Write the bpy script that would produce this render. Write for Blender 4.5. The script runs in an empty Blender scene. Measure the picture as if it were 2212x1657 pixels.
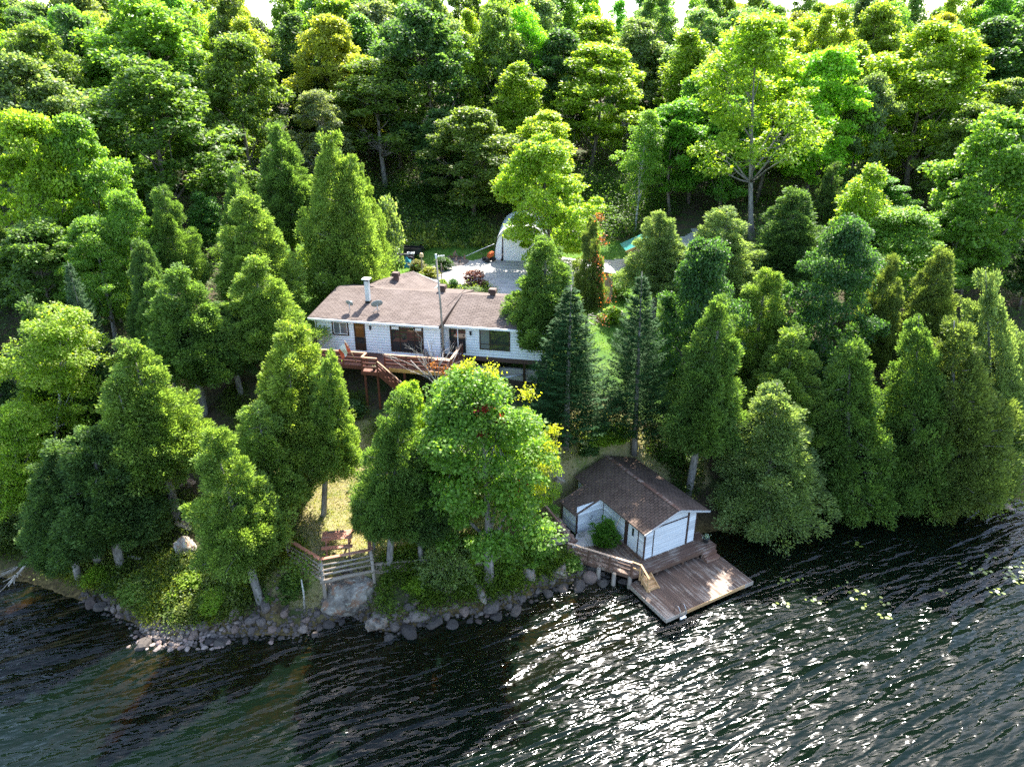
import bpy, math, random
import numpy as np
from mathutils import Vector, Matrix, noise
random.seed(7)
RG = np.random.default_rng(11)
PI = math.pi
sc = bpy.context.scene
COL = sc.collection

# ------------------------------------------------------------------ camera
cd = bpy.data.cameras.new('camera'); cam = bpy.data.objects.new('camera', cd); COL.objects.link(cam)
CZ = 28.0; PITCH = math.radians(24.0); FV = 1534.7      # FV: focal length in units of the 2212 px wide view
cam.location = (0, 0, CZ); cam.rotation_euler = (PI/2 - PITCH, 0, 0)
cd.sensor_width = 36.0; cd.lens = 36.0*FV/2212.0; cd.clip_start = 0.5; cd.clip_end = 3000
sc.camera = cam
# ------------------------------------------------------------------ sky, sun, exposure
SUN_AZ, SUN_EL = 19.0, 50.5          # degrees right of straight ahead, above the horizon
w = bpy.data.worlds.new('World'); sc.world = w; w.use_nodes = True
nt = w.node_tree; bg = nt.nodes['Background']
sky = nt.nodes.new('ShaderNodeTexSky'); sky.sky_type = 'NISHITA'; sky.sun_disc = False
sky.sun_elevation = math.radians(SUN_EL); sky.sun_rotation = math.radians(SUN_AZ)
sky.air_density = 1.0; sky.dust_density = 1.5; sky.ozone_density = 1.0
nt.links.new(sky.outputs[0], bg.inputs[0]); bg.inputs[1].default_value = 0.15
sd = bpy.data.lights.new('sun', 'SUN'); sun = bpy.data.objects.new('sun', sd); COL.objects.link(sun)
sd.energy = 5.0; sd.angle = math.radians(0.53); sd.color = (1.0, 0.95, 0.87)
az, el = math.radians(SUN_AZ), math.radians(SUN_EL)
tosun = Vector((math.sin(az)*math.cos(el), math.cos(az)*math.cos(el), math.sin(el)))
sun.rotation_euler = tosun.to_track_quat('Z', 'Y').to_euler()
vs = sc.view_settings; vs.view_transform = 'Standard'; vs.look = 'None'; vs.exposure = 2.1; vs.gamma = 1.0
cy = sc.cycles
cy.max_bounces = 8; cy.diffuse_bounces = 4; cy.glossy_bounces = 2; cy.transmission_bounces = 4; cy.transparent_max_bounces = 8
cy.volume_bounces = 0; cy.caustics_reflective = False; cy.caustics_refractive = False
cy.sample_clamp_indirect = 6.0; cy.use_denoising = False; cy.use_adaptive_sampling = False

# ------------------------------------------------------------------ helpers
def ray(x, y):                        # direction of the sight line through a pixel of the 2212 px wide view
    c, s = math.cos(PITCH), math.sin(PITCH)
    a, b = (x-1106)/FV, (828.3-y)/FV
    return Vector((a, c + b*s, -s + b*c))
EYE = Vector((0, 0, CZ))
def at_z(x, y, z):
    d = ray(x, y); return EYE + d*((z-CZ)/d.z)
def at_y(x, y, Y):
    d = ray(x, y); return EYE + d*(Y/d.y)
def S(x, y): return x/1.7084, y/1.7084   # photograph pixels -> view pixels
def tag(o, label=None, cat=None, group=None, kind=None):
    if label: o['label'] = label
    if cat: o['category'] = cat
    if group: o['group'] = group
    if kind: o['kind'] = kind
    return o
def empty(name, loc=(0,0,0), rz=0.0, label=None, cat=None, group=None):
    o = bpy.data.objects.new(name, None); COL.objects.link(o); o.location = loc; o.rotation_euler = (0,0,rz)
    o.empty_display_size = .3
    return tag(o, label, cat, group)
def link(name, me, parent=None):
    o = bpy.data.objects.new(name, me); COL.objects.link(o)
    if parent: o.parent = parent
    return o
def quadmesh(name, V, mat, faces=None):
    """V: (N,4,3) loose quads"""
    n = len(V); me = bpy.data.meshes.new(name)
    me.vertices.add(n*4); me.vertices.foreach_set('co', np.ascontiguousarray(V, dtype=np.float32).ravel())
    me.loops.add(n*4); me.loops.foreach_set('vertex_index', np.arange(n*4, dtype=np.int32))
    me.polygons.add(n); me.polygons.foreach_set('loop_start', np.arange(0, n*4, 4, dtype=np.int32))
    try: me.polygons.foreach_set('loop_total', np.full(n, 4, dtype=np.int32))
    except Exception: pass
    me.update(calc_edges=True); me.materials.append(mat); return me
def nz(a): return a/np.maximum(np.linalg.norm(a, axis=-1, keepdims=True), 1e-6)
def leafquads(P, D, N, L, W):
    D = nz(D); Sd = nz(np.cross(D, N)); L = np.broadcast_to(L, (len(P),))[:, None]; W = np.broadcast_to(W, (len(P),))[:, None]
    return np.stack([P, P + D*L*.5 + Sd*W*.5, P + D*L, P + D*L*.5 - Sd*W*.5], axis=1)

class MB:
    def __init__(s): s.v = []; s.f = []; s.sm = []
    def add(s, vs, fs, smooth=False):
        n = len(s.v); s.v += [tuple(v) for v in vs]; s.f += [tuple(i+n for i in f) for f in fs]; s.sm += [smooth]*len(fs); return s
    def box(s, x0, x1, y0, y1, z0, z1):
        return s.add([(x0,y0,z0),(x1,y0,z0),(x1,y1,z0),(x0,y1,z0),(x0,y0,z1),(x1,y0,z1),(x1,y1,z1),(x0,y1,z1)],
                     [(3,2,1,0),(4,5,6,7),(0,1,5,4),(1,2,6,5),(2,3,7,6),(3,0,4,7)])
    def beam(s, a, b, wd, ht, up=(0,0,1)):     # rectangular bar from a to b
        a, b = Vector(a), Vector(b); d = (b-a).normalized(); up = Vector(up)
        if abs(d.dot(up)) > .98: up = Vector((1,0,0)) if abs(d.x) < .9 else Vector((0,1,0))
        x = d.cross(up).normalized()*wd/2; z = x.cross(d).normalized()*ht/2
        v = [a-x-z, a+x-z, a+x+z, a-x+z, b-x-z, b+x-z, b+x+z, b-x+z]
        return s.add(v, [(0,1,2,3),(7,6,5,4),(1,0,4,5),(2,1,5,6),(3,2,6,7),(0,3,7,4)])
    def tube(s, pts, rad, n=8, caps=True, jit=0.0):
        pts = [Vector(p) for p in pts]; rad = [rad]*len(pts) if not hasattr(rad, '__len__') else rad
        vs = []; prev = None
        for i, p in enumerate(pts):
            d = (pts[min(i+1, len(pts)-1)] - pts[max(i-1, 0)]).normalized()
            if prev is None:
                x = d.cross(Vector((0,0,1)));
                if x.length < .1: x = d.cross(Vector((0,1,0)))
            else: x = prev - d*prev.dot(d)
            x.normalize(); prev = x; y = d.cross(x)
            for k in range(n):
                a = 2*PI*k/n; r = rad[i]*(1 + (random.uniform(-jit, jit) if jit else 0)); vs.append(p + x*math.cos(a)*r + y*math.sin(a)*r)
        fs = [(i*n+k, i*n+(k+1)%n, (i+1)*n+(k+1)%n, (i+1)*n+k) for i in range(len(pts)-1) for k in range(n)]
        s.add(vs, fs, True)
        if caps:
            m = len(s.v) - len(vs)
            s.f.append(tuple(m+k for k in reversed(range(n)))); s.f.append(tuple(m+(len(pts)-1)*n+k for k in range(n))); s.sm += [False, False]
        return s
    def prism(s, poly, h):                      # polygon (3D points, counter-clockwise from outside) thickened by vector h
        n = len(poly); h = Vector(h); p = [Vector(q) for q in poly]
        return s.add(p + [q-h for q in p], [tuple(range(n)), tuple(reversed(range(n, 2*n)))] + [(i, i+n, (i+1)%n+n, (i+1)%n) for i in range(n)])
    def lathe(s, prof, c=(0,0,0), n=16, smooth=True):
        vs = [(c[0]+r*math.cos(2*PI*k/n), c[1]+r*math.sin(2*PI*k/n), c[2]+z) for r, z in prof for k in range(n)]
        fs = [(i*n+k, i*n+(k+1)%n, (i+1)*n+(k+1)%n, (i+1)*n+k) for i in range(len(prof)-1) for k in range(n)]
        return s.add(vs, fs, smooth)
    def disc(s, c, r, n=16, up=(0,0,1)):
        q = Vector(up).to_track_quat('Z', 'Y'); c = Vector(c)
        return s.add([c + q @ Vector((r*math.cos(2*PI*k/n), r*math.sin(2*PI*k/n), 0)) for k in range(n)], [tuple(range(n))])
    def build(s, name, m, parent=None, loc=None):
        me = bpy.data.meshes.new(name); me.from_pydata(s.v, [], s.f); me.materials.append(m)
        me.polygons.foreach_set('use_smooth', s.sm); me.update()
        o = link(name, me, parent)
        if loc: o.location = loc
        return o

# ------------------------------------------------------------------ materials
class NT:
    def __init__(s, name):
        s.m = bpy.data.materials.new(name); s.m.use_nodes = True; s.t = s.m.node_tree; s.t.nodes.clear()
        s.out = s.n('OutputMaterial')
    def n(s, typ, **kw):
        nd = s.t.nodes.new('ShaderNode'+typ)
        for k, v in kw.items(): setattr(nd, k, v)
        return nd
    def l(s, a, b): s.t.links.new(a, b)
    def coord(s, sc=(1,1,1), rot=(0,0,0), kind='Object', loc=(0,0,0)):
        if kind == 'World': src = s.n('NewGeometry').outputs['Position']
        else: src = s.n('TexCoord').outputs[kind]
        mp = s.n('Mapping'); mp.inputs['Scale'].default_value = sc; mp.inputs['Rotation'].default_value = rot; mp.inputs['Location'].default_value = loc
        s.l(src, mp.inputs[0]); return mp.outputs[0]
    def noise(s, vec, scale, detail=3, rough=.5, dist=0):
        nd = s.n('TexNoise'); nd.inputs['Scale'].default_value = scale; nd.inputs['Detail'].default_value = detail
        nd.inputs['Roughness'].default_value = rough; nd.inputs['Distortion'].default_value = dist; s.l(vec, nd.inputs['Vector']); return nd.outputs[0]
    def ramp(s, fac, stops, interp='LINEAR'):
        r = s.n('ValToRGB'); r.color_ramp.interpolation = interp; e = r.color_ramp.elements
        while len(e) < len(stops): e.new(.5)
        for i, (p, c) in enumerate(stops):
            e[i].position = p; e[i].color = (c, c, c, 1) if not hasattr(c, '__len__') else (*c, 1)
        s.l(fac, r.inputs[0]); return r.outputs[0]
    def mix(s, fac, a, b, blend='MIX'):
        m = s.n('Mix', data_type='RGBA', blend_type=blend)
        for k, v in ((0, fac), (6, a), (7, b)):
            if hasattr(v, 'links'): s.l(v, m.inputs[k])
            elif hasattr(v, '__len__'): m.inputs[k].default_value = (*v, 1)
            else: m.inputs[k].default_value = v if k == 0 else (v, v, v, 1)
        return m.outputs[2]
    def math(s, op, a, b=None, c=None):
        m = s.n('Math', operation=op)
        for i, v in enumerate((a, b, c)):
            if v is None: continue
            if hasattr(v, 'links'): s.l(v, m.inputs[i])
            else: m.inputs[i].default_value = v
        return m.outputs[0]
    def bump(s, h, strength=.5, dist=.02, normal=None):
        b = s.n('Bump'); b.inputs['Strength'].default_value = strength; b.inputs['Distance'].default_value = dist
        s.l(h, b.inputs['Height'])
        if normal: s.l(normal, b.inputs['Normal'])
        return b.outputs[0]
    def pbr(s, col, rough=.7, bump=None, metal=0, spec=.5):
        p = s.n('BsdfPrincipled')
        if hasattr(col, 'links'): s.l(col, p.inputs['Base Color'])
        else: p.inputs['Base Color'].default_value = (*col, 1)
        if hasattr(rough, 'links'): s.l(rough, p.inputs['Roughness'])
        else: p.inputs['Roughness'].default_value = rough
        p.inputs['Metallic'].default_value = metal; p.inputs['Specular IOR Level'].default_value = spec
        if bump: s.l(bump, p.inputs['Normal'])
        s.l(p.outputs[0], s.out.inputs[0]); return p
M = {}
def simple(name, col, rough=.6, var=.15, sc=3.0, metal=0, bump=.2, stretch=(1,1,1), dist=.01):
    t = NT(name); v = t.coord(stretch)
    f = t.noise(v, sc, 4, .6)
    c = t.mix(f, tuple(x*(1-var*1.6) for x in col), tuple(min(1, x*(1+var*1.2)) for x in col))
    t.pbr(c, rough, t.bump(f, bump, dist) if bump else None, metal); M[name] = t.m; return t.m

def leaf_mat(name, trans=.4, rough=.45, yellow=(1.35, 1.15, .5), hue=.5, clump=1.1, spec=.4):
    t = NT(name)
    oc = t.n('ObjectInfo').outputs['Color']
    ri = t.n('NewGeometry').outputs['Random Per Island']
    nf = t.noise(t.coord(), clump, 2)
    c = t.mix(t.ramp(nf, [(.38, 0), (.68, hue)]), oc, t.mix(1.0, oc, (1.25, 1.15, .7), 'MULTIPLY'))
    v = t.ramp(ri, [(0, .55), (.5, 1.0), (1, 1.55)])
    c = t.mix(1.0, c, v, 'MULTIPLY')
    d = t.n('BsdfPrincipled'); t.l(c, d.inputs['Base Color']); d.inputs['Roughness'].default_value = rough; d.inputs['Specular IOR Level'].default_value = spec
    tr = t.n('BsdfTranslucent'); t.l(t.mix(1.0, c, yellow, 'MULTIPLY'), tr.inputs[0])
    mx = t.n('MixShader'); mx.inputs[0].default_value = trans; t.l(d.outputs[0], mx.inputs[1]); t.l(tr.outputs[0], mx.inputs[2])
    t.l(mx.outputs[0], t.out.inputs[0]); M[name] = t.m
leaf_mat('broad_leaf', .55, .5, (1.85, 1.9, .75), .35, .5, .35)
leaf_mat('cedar_leaf', .42, .65, (1.8, 1.85, .85), .35, .8, .25)
leaf_mat('needle', .25, .7, (1.2, 1.3, .8), .3, 1.0, .12)

def bark(name, c1, c2, sc=6, st=(1,1,.25)):
    t = NT(name); v = t.coord(st); f = t.noise(v, sc, 5, .65)
    t.pbr(t.mix(t.ramp(f, [(.35, 0), (.65, 1)]), c1, c2), .9, t.bump(f, .8, .04)); M[name] = t.m
bark('bark', (.06,.045,.035), (.24,.2,.165))
bark('bark_grey', (0.105,0.094,0.083), (0.300,0.277,0.247))
bark('bark_birch', (.1,.09,.08), (.75,.72,.66), 5, (1,1,2.2))
bark('dead_wood', (0.240,0.208,0.176), (0.496,0.448,0.400))
def shingle(name, c1, c2, c3, w=.33, h=.14):
    t = NT(name); v = t.coord((1,1,1))
    b = t.n('TexBrick'); t.l(v, b.inputs[0]); b.inputs['Scale'].default_value = 1; b.inputs['Brick Width'].default_value = w; b.inputs['Row Height'].default_value = h
    b.inputs['Mortar Size'].default_value = .022; b.inputs['Mortar Smooth'].default_value = .3; b.inputs['Bias'].default_value = 0
    b.inputs['Color1'].default_value = (*c1, 1); b.inputs['Color2'].default_value = (*c2, 1); b.inputs['Mortar'].default_value = (*[x*.25 for x in c1], 1)
    f = t.noise(v, .8, 5, .7); g = t.noise(v, 40, 2)
    c = t.mix(t.ramp(f, [(.4, 0), (.7, .55)]), b.outputs[0], c3)
    c = t.mix(.35, c, t.mix(1.0, c, t.ramp(g, [(.2, .5), (.8, 1.4)]), 'MULTIPLY'))
    hh = t.math('ADD', t.math('MULTIPLY', b.outputs['Fac'], -1.0), t.math('MULTIPLY', g, .3))
    t.pbr(c, .92, t.bump(hh, .7, .012), spec=.3); M[name] = t.m
shingle('shingle_house', (0.096,0.070,0.059), (0.148,0.114,0.096), (0.176,0.140,0.124), .36, .17)
shingle('shingle_boathouse', (0.090,0.059,0.044), (0.133,0.090,0.067), (0.190,0.133,0.100), .3, .2)
def plank(name, c, bare, amount=.5, ax='x', wgt=1.0, rough=.75):
    t = NT(name); st = (.35, 6, 6) if ax == 'x' else ((6, .35, 6) if ax == 'y' else (6, 6, .35))
    v = t.coord(st); f = t.noise(v, 1.6, 6, .65); big = t.noise(t.coord(), .7, 3, .6)
    ri = t.n('NewGeometry').outputs['Random Per Island']
    k = t.math('ADD', t.math('MULTIPLY', f, .6), t.math('MULTIPLY', big, .45))
    cc = t.mix(1.0, c, t.ramp(ri, [(0, .75), (1, 1.25)]), 'MULTIPLY')
    cc = t.mix(t.ramp(k, [(.98-amount*.9, 0), (1.1-amount*.9, wgt)]), cc, bare)
    cc = t.mix(1.0, cc, t.ramp(f, [(.2, .72), (.8, 1.2)]), 'MULTIPLY')
    t.pbr(cc, rough, t.bump(f, .35, .006)); M[name] = t.m
plank('deck_red', (0.128,0.042,0.024), (0.264,0.160,0.104), .35)
plank('deck_red_y', (0.128,0.048,0.028), (0.240,0.152,0.104), .4, 'y')
plank('rail_red', (0.136,0.036,0.018), (0.208,0.096,0.060), .3)
plank('rail_top', (0.360,0.192,0.104), (0.480,0.336,0.240), .5)
plank('brown_paint', (0.111,0.060,0.039), (0.297,0.238,0.187), .48)
plank('brown_paint_y', (0.128,0.075,0.049), (0.340,0.272,0.212), .52, 'y')
plank('brown_worn', (.14,.07,.045), (.42,.33,.27), .5)
plank('rail_cap_pale', (.5,.35,.24), (.62,.5,.4), .5)
plank('new_wood', (0.493,0.289,0.128), (0.578,0.383,0.204), .5)
plank('grey_wood', (0.264,0.216,0.168), (0.440,0.384,0.328), .5)
plank('grey_wood_z', (0.240,0.200,0.160), (0.416,0.368,0.320), .5, 'z')
plank('table_red', (0.357,0.145,0.085), (0.493,0.323,0.238), .5)
plank('pine_board', (0.496,0.368,0.224), (0.560,0.448,0.304), .4, 'z')
plank('white_paint', (.72,.75,.77), (.27,.24,.21), .3, rough=.6)
plank('trim_brown', (.045,.022,.015), (.1,.07,.055), .3, 'z')
simple('siding_white', (.78,.8,.82), .5, .03, 2, bump=.05)
simple('gutter_white', (.8,.8,.79), .4, .04, 2, bump=0)
simple('frame_brown', (.035,.018,.012), .45, .1)
simple('skirt_brown', (.085,.045,.035), .7, .15)
simple('black', (.012,.012,.013), .4, .1)
simple('rubber', (.02,.02,.02), .85, .1)
simple('steel', (.5,.5,.5), .35, .1, metal=1)
simple('galv', (.55,.57,.58), .5, .12, metal=.3)
simple('dish_grey', (.22,.26,.26), .5, .05)
simple('metal_white', (.82,.83,.83), .38, .03, bump=.03)
simple('teal_roof', (.01,.17,.15), .4, .1)
simple('orange', (.6,.12,.03), .45, .1)
simple('atv_paint', (.035,.03,.036), .25, .1, bump=0)
simple('red_cloth', (.75,.12,.06), .7, .1)
simple('white_cloth', (.85,.82,.8), .7, .05)
simple('brown_plastic', (.13,.095,.075), .5, .1)
simple('pot_dark', (.03,.035,.04), .5, .1)
simple('concrete', (.42,.4,.37), .9, .25, 5, bump=.4)
simple('shed_wall', (.4,.28,.2), .8, .15)
simple('table_top_light', (.62,.5,.4), .5, .1)
simple('blue_tarp', (.01,.2,.26), .5, .15)
simple('burnt_wood', (.3,.17,.11), .9, .5, 3)
simple('ash', (.12,.1,.09), .95, .5, 3)
simple('pipe_white', (.75,.76,.77), .4, .05)
simple('pink_wall', (.5,.2,.18), .8, .1)
simple('figurine', (.09,.08,.07), .6, .4)
simple('flower_pale', (.5,.55,.5), .8, .3)
simple('yellow_wood', (.55,.3,.08), .6, .2)
def lap_shade(name, step, off, k=.5):      # shade under each lapped board, painted into the base colour as a dark line
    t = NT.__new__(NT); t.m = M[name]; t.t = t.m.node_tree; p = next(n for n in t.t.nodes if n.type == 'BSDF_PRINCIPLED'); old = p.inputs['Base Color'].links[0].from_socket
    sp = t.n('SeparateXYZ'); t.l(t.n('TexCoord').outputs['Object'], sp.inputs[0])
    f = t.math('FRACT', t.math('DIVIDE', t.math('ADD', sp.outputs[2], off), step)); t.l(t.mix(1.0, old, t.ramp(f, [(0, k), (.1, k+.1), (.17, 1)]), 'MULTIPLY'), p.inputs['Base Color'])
lap_shade('siding_white', .2, .15+4); lap_shade('white_paint', .17, .12+3.4, .6)
def glass_mat(name, col, rough=.04):
    t = NT(name); v = t.coord(); f = t.noise(v, .8, 2)
    t.pbr(t.mix(f, tuple(x*.6 for x in col), col), rough, t.bump(f, .05, .02), spec=.8); M[name] = t.m
glass_mat('glass', (.03,.036,.036)); glass_mat('glass_curtain', (.16,.18,.19), .15); glass_mat('glass_warm', (.16,.075,.02), .12)
# block wall
t = NT('block'); v = t.coord((1,1,1), (PI/2,0,0)); b = t.n('TexBrick'); t.l(v, b.inputs[0]); b.inputs['Scale'].default_value = 1
b.inputs['Brick Width'].default_value = .42; b.inputs['Row Height'].default_value = .21; b.inputs['Mortar Size'].default_value = .012
b.inputs['Color1'].default_value = (.4,.38,.33,1); b.inputs['Color2'].default_value = (.52,.5,.44,1); b.inputs['Mortar'].default_value = (.16,.14,.12,1)
t.pbr(t.mix(t.noise(v, 3, 4), b.outputs[0], (.36,.34,.3)), .95, t.bump(b.outputs['Fac'], -.5, .01)); M['block'] = t.m
def rock_mat(name, a, b_, c, lichen, sc=1.2):
    t = NT(name); v = t.coord(); oc = t.n('ObjectInfo').outputs['Color']
    f = t.noise(v, sc, 7, .65, .6); g = t.noise(v, sc*2.3, 4, .6, .3); k = t.noise(v, sc*9, 4, .7)
    col = t.mix(t.ramp(f, [(.35, 0), (.62, 1)]), a, b_)
    col = t.mix(t.ramp(g, [(.52, 0), (.62, .8)]), col, c)
    col = t.mix(t.ramp(k, [(.56, 0), (.66, lichen)]), col, (.42,.44,.36))
    col = t.mix(1.0, col, oc, 'MULTIPLY')
    t.pbr(col, .88, t.bump(t.math('ADD', f, t.math('MULTIPLY', k, .35)), .8, .06)); M[name] = t.m
rock_mat('rock', (0.094,0.079,0.076), (0.194,0.169,0.155), (0.144,0.119,0.108), .25, 2.2)
rock_mat('bigrock', (0.056,0.044,0.036), (0.304,0.272,0.232), (0.208,0.104,0.056), .7, 1.6)

# ================================================================== THE SETTING
SHORE = [(-400,140),(-120,75),(-60,47),(-40,38),(-32,34.6),(-28.8,33.9),(-26.2,32.9),(-23.4,31.9),(-20.8,30.4),(-19.6,29.4),(-18,29.1),(-16.3,29.5),(-14,29.7),(-11.6,29.6),(-10.4,30.4),
    (-9.1,31.1),(-8,30.5),(-6.6,29.6),(-5.5,30.3),(-3.5,30.9),(-1.9,31.2),(.2,31.9),(1.5,33.1),(2.8,33.6),(3.9,34),(5.1,34),(7.1,34.6),(9.5,36.8),(12.3,38.9),(14.9,39.2),
    (20.2,41.3),(25.6,41.9),(32,42.1),(36.4,42.8),(50,46),(90,60),(400,150)]
SX = np.array([p[0] for p in SHORE], float); SY = np.array([p[1] for p in SHORE], float)
CT = [(-12,33,2.7),(-8,33.5,2.7),(-10,36,3.1),(-12,38,3.9),(-5,35,2.7),(0,35.6,2.4),(2.7,39.8,3.2),(3.6,41.4,4.6),(8.2,41.6,3.8),(11.8,40.7,2.2),(0,41,4.6),
    (-9,44,6.8),(-15,44,6.6),(-20.8,42.9,6),(-2,44,6.9),(2,46,7.6),(-5,47,7.9),(-12,50,9.2),(-20,52,9.4),(-5,56,10),(-8,65,10.4),(0,70,10.5),(-10,69,10.5),(10,66,10.3),
    (12,70,10.7),(9,60,9.6),(8,56,8.8),(5,50,8),(14,48,6),(20,45,3.2),(28,46,3.2),(36,47,3.2),(4,37,.6),(5.5,39.5,1.3),(9,39.5,1.6),(7,38,.6),(2.6,37,1.8),(20,55,7.5),(30,58,8),(24,71,11.5),(-22,34,1.3),(-20,36,2.8),(-28,37,2.3),
    (-28,44,6),(-35,50,9),(-30,60,11),(-40,70,14),(-16,79,12.3),(0,79,12.3),(13,76,11.6),(-16,96,15.5),(0,95,16.5),(16,95,16),(0,120,20.5),(0,150,23.5),(0,200,27),
    (60,100,16.5),(60,140,22.5),(60,200,27),(-60,100,17),(-60,140,23),(-60,200,27),(45,60,9),(60,80,13.5),(48,49,4),(70,60,7),(-60,55,11),(-60,75,15),(-45,46,6),
    (150,200,27),(-150,200,27),(120,100,16),(-120,100,15),(0,300,32),(200,300,32),(-200,300,32),(0,500,38),(300,500,38),(-300,500,38),(350,250,27),(-350,250,27)]
CT = np.array(CT, float)
def _k(r): return r                          # linear kernel: no overshoot
_d = np.hypot(CT[:,None,0]-CT[None,:,0], CT[:,None,1]-CT[None,:,1]); _n = len(CT)
_A = np.zeros((_n+3, _n+3)); _A[:_n,:_n] = _k(_d) ; _A[:_n,_n] = 1; _A[:_n,_n+1] = CT[:,0]; _A[:_n,_n+2] = CT[:,1]; _A[_n:,:_n] = _A[:_n,_n:].T
_w = np.linalg.solve(_A, np.concatenate([CT[:,2], [0,0,0]]))
def vnoise(x, y, s, seed=0):
    """cheap smooth value noise, vectorised"""
    x = np.asarray(x, float)/s; y = np.asarray(y, float)/s
    xi, yi = np.floor(x).astype(int), np.floor(y).astype(int); fx, fy = x-xi, y-yi; fx = fx*fx*(3-2*fx); fy = fy*fy*(3-2*fy)
    h = lambda a, b: ((np.sin(a*127.1+b*311.7+seed*74.7)*43758.5453) % 1.0)
    return (h(xi,yi)*(1-fx)+h(xi+1,yi)*fx)*(1-fy) + (h(xi,yi+1)*(1-fx)+h(xi+1,yi+1)*fx)*fy
def shore_d(x, y): return np.asarray(y) - np.interp(x, SX, SY) + .25*(vnoise(x, y, 1.3, 3)-.5)
def ground(x, y):
    x = np.asarray(x, float); y = np.asarray(y, float); sh = x.shape; xf, yf = x.ravel(), y.ravel(); out = np.empty(len(xf))
    for i in range(0, len(xf), 20000):
        a, b = xf[i:i+20000], yf[i:i+20000]
        r = np.sqrt((a[:,None]-CT[None,:,0])**2 + (b[:,None]-CT[None,:,1])**2 + .8)
        z = _k(r) @ _w[:_n] + _w[_n] + _w[_n+1]*a + _w[_n+2]*b
        d = shore_d(a, b)
        s = np.interp(a, [-40,-28,-17,-14,-12.8,-8,-6,2,5,9,14,40], [.5,.45,.42,.6,1.5,1.5,.85,.8,.6,.5,.5,.5])
        bank = np.where(d > 0, .04 + s*d, .22*d) 
        bank = np.maximum(bank, -5.5)
        yw = np.interp(a, [-15,-13.4,-12.7,-10.3,-7.75,-7.5,-5.3,-3.6,-1.7,.2,2,3.3,4.5], [33.15,33.15,33.15,31.35,32.1,32.4,32.85,32.6,32.9,34.1,35.5,35.9,20])
        inf = (a > -12.8) & (a < 3.6); low = .04 + np.where(a < -7.6, .42, .6)*np.maximum(d, 0)
        front = np.where(d > 0, low, bank); k_ = np.clip((b-yw)/.3, 0, 1); bank = np.where(inf, front*(1-k_) + 9*k_, bank)
        z = np.where(d < 12, np.minimum(z, bank), z)
        bx, by = a-7.85, b-34.7; lx, ly = bx*.8746+by*.4848, -bx*.4848+by*.8746
        inb = np.clip(np.minimum(np.minimum(lx+2.7, 4.8-lx), np.minimum(ly+3, 7.6-ly))/.5, 0, 1)
        z = z*(1-inb) + np.minimum(z, .55)*inb
        far = np.clip((b-72)/30, 0, 1)
        z = z + (vnoise(a, b, 1.1, 1)-.5)*.10*np.clip(d+1, .3, 1) + far*(vnoise(a, b, 9, 2)-.5)*1.6
        out[i:i+20000] = z
    return out.reshape(sh)
def gz(x, y): return float(ground(np.array([x]), np.array([y]))[0])
def on_ground(x, y, lift=0.0):             # where the sight line of a view pixel meets the terrain
    d = ray(x, y); t = 20.0
    ts = np.arange(20, 220, .25); P = np.array(EYE)[None,:] + ts[:,None]*np.array(d)[None,:]
    g = ground(P[:,0], P[:,1]) + lift; k = np.argmax(P[:,2] < g)
    p = P[k]; return Vector((p[0], p[1], float(g[k])))

def to_view(p):
    v = Vector(p) - EYE; c, s = math.cos(PITCH), math.sin(PITCH); f = v.y*c - v.z*s
    return 1106 + FV*v.x/f, 828.3 - FV*(v.y*s + v.z*c)/f
def lines(a, b, fine, far, step, grow=1.12):
    v = list(np.arange(a, b+1e-6, step)); s = step
    while v[-1] < far: s *= grow; v.append(v[-1]+s)
    s = step
    while v[0] > fine: s *= grow; v.insert(0, v[0]-s)
    return np.array(v)
gx = lines(-34, 34, -500, 500, .34); gy = lines(26, 76, -30, 620, .34)
GX, GY = np.meshgrid(gx, gy); GZ = ground(GX, GY)
V = np.stack([GX, GY, GZ], -1).reshape(-1, 3); nx, ny = len(gx), len(gy)
idx = (np.arange(ny-1)[:,None]*nx + np.arange(nx-1)[None,:]).ravel()
F = np.stack([idx, idx+1, idx+nx+1, idx+nx], 1)
me = bpy.data.meshes.new('ground'); me.vertices.add(len(V)); me.vertices.foreach_set('co', V.astype(np.float32).ravel())
me.loops.add(len(F)*4); me.loops.foreach_set('vertex_index', F.astype(np.int32).ravel()); me.polygons.add(len(F))
me.polygons.foreach_set('loop_start', np.arange(0, len(F)*4, 4, dtype=np.int32)); me.polygons.foreach_set('use_smooth', np.ones(len(F), bool)); me.update(calc_edges=True)
def inpoly(x, y, P):
    x = np.asarray(x); y = np.asarray(y); c = np.zeros(x.shape, bool); n = len(P)
    for i in range(n):
        (x1,y1),(x2,y2) = P[i], P[(i+1)%n]
        c ^= ((y1 > y) != (y2 > y)) & (x < (x2-x1)*(y-y1)/((y2-y1) or 1e-9) + x1)
    return c
LAWN1 = [(-15,32),(-13,31),(-10.4,30.8),(-7,31.6),(-3,34.5),(1,36.3),(3.5,37.5),(4.2,41),(9,42.5),(13,41.5),(14,44),(6,45.5),(-3,43),(-9,43),(-18,44),(-19,38)]
LAWN2 = [(-22,51),(-9,51),(-4,50),(2,46.5),(12,45.5),(15,50),(16,58),(15,72),(8,76.5),(-14,76),(-24,70)]
wob = lambda x, y, s=2.5, a=1.6: ((vnoise(x, y, s, 5)-.5)*a, (vnoise(x, y, s, 6)-.5)*a)
wx, wy = wob(V[:,0], V[:,1]); d_ = shore_d(V[:,0], V[:,1])
grass = (inpoly(V[:,0]+wx, V[:,1]+wy, LAWN1) | inpoly(V[:,0]+wx, V[:,1]+wy, LAWN2)).astype(float)
lit = inpoly(V[:,0]+wx, V[:,1]+wy, LAWN2).astype(float)  # rear lawn mask, selects the greener grass colour
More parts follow.
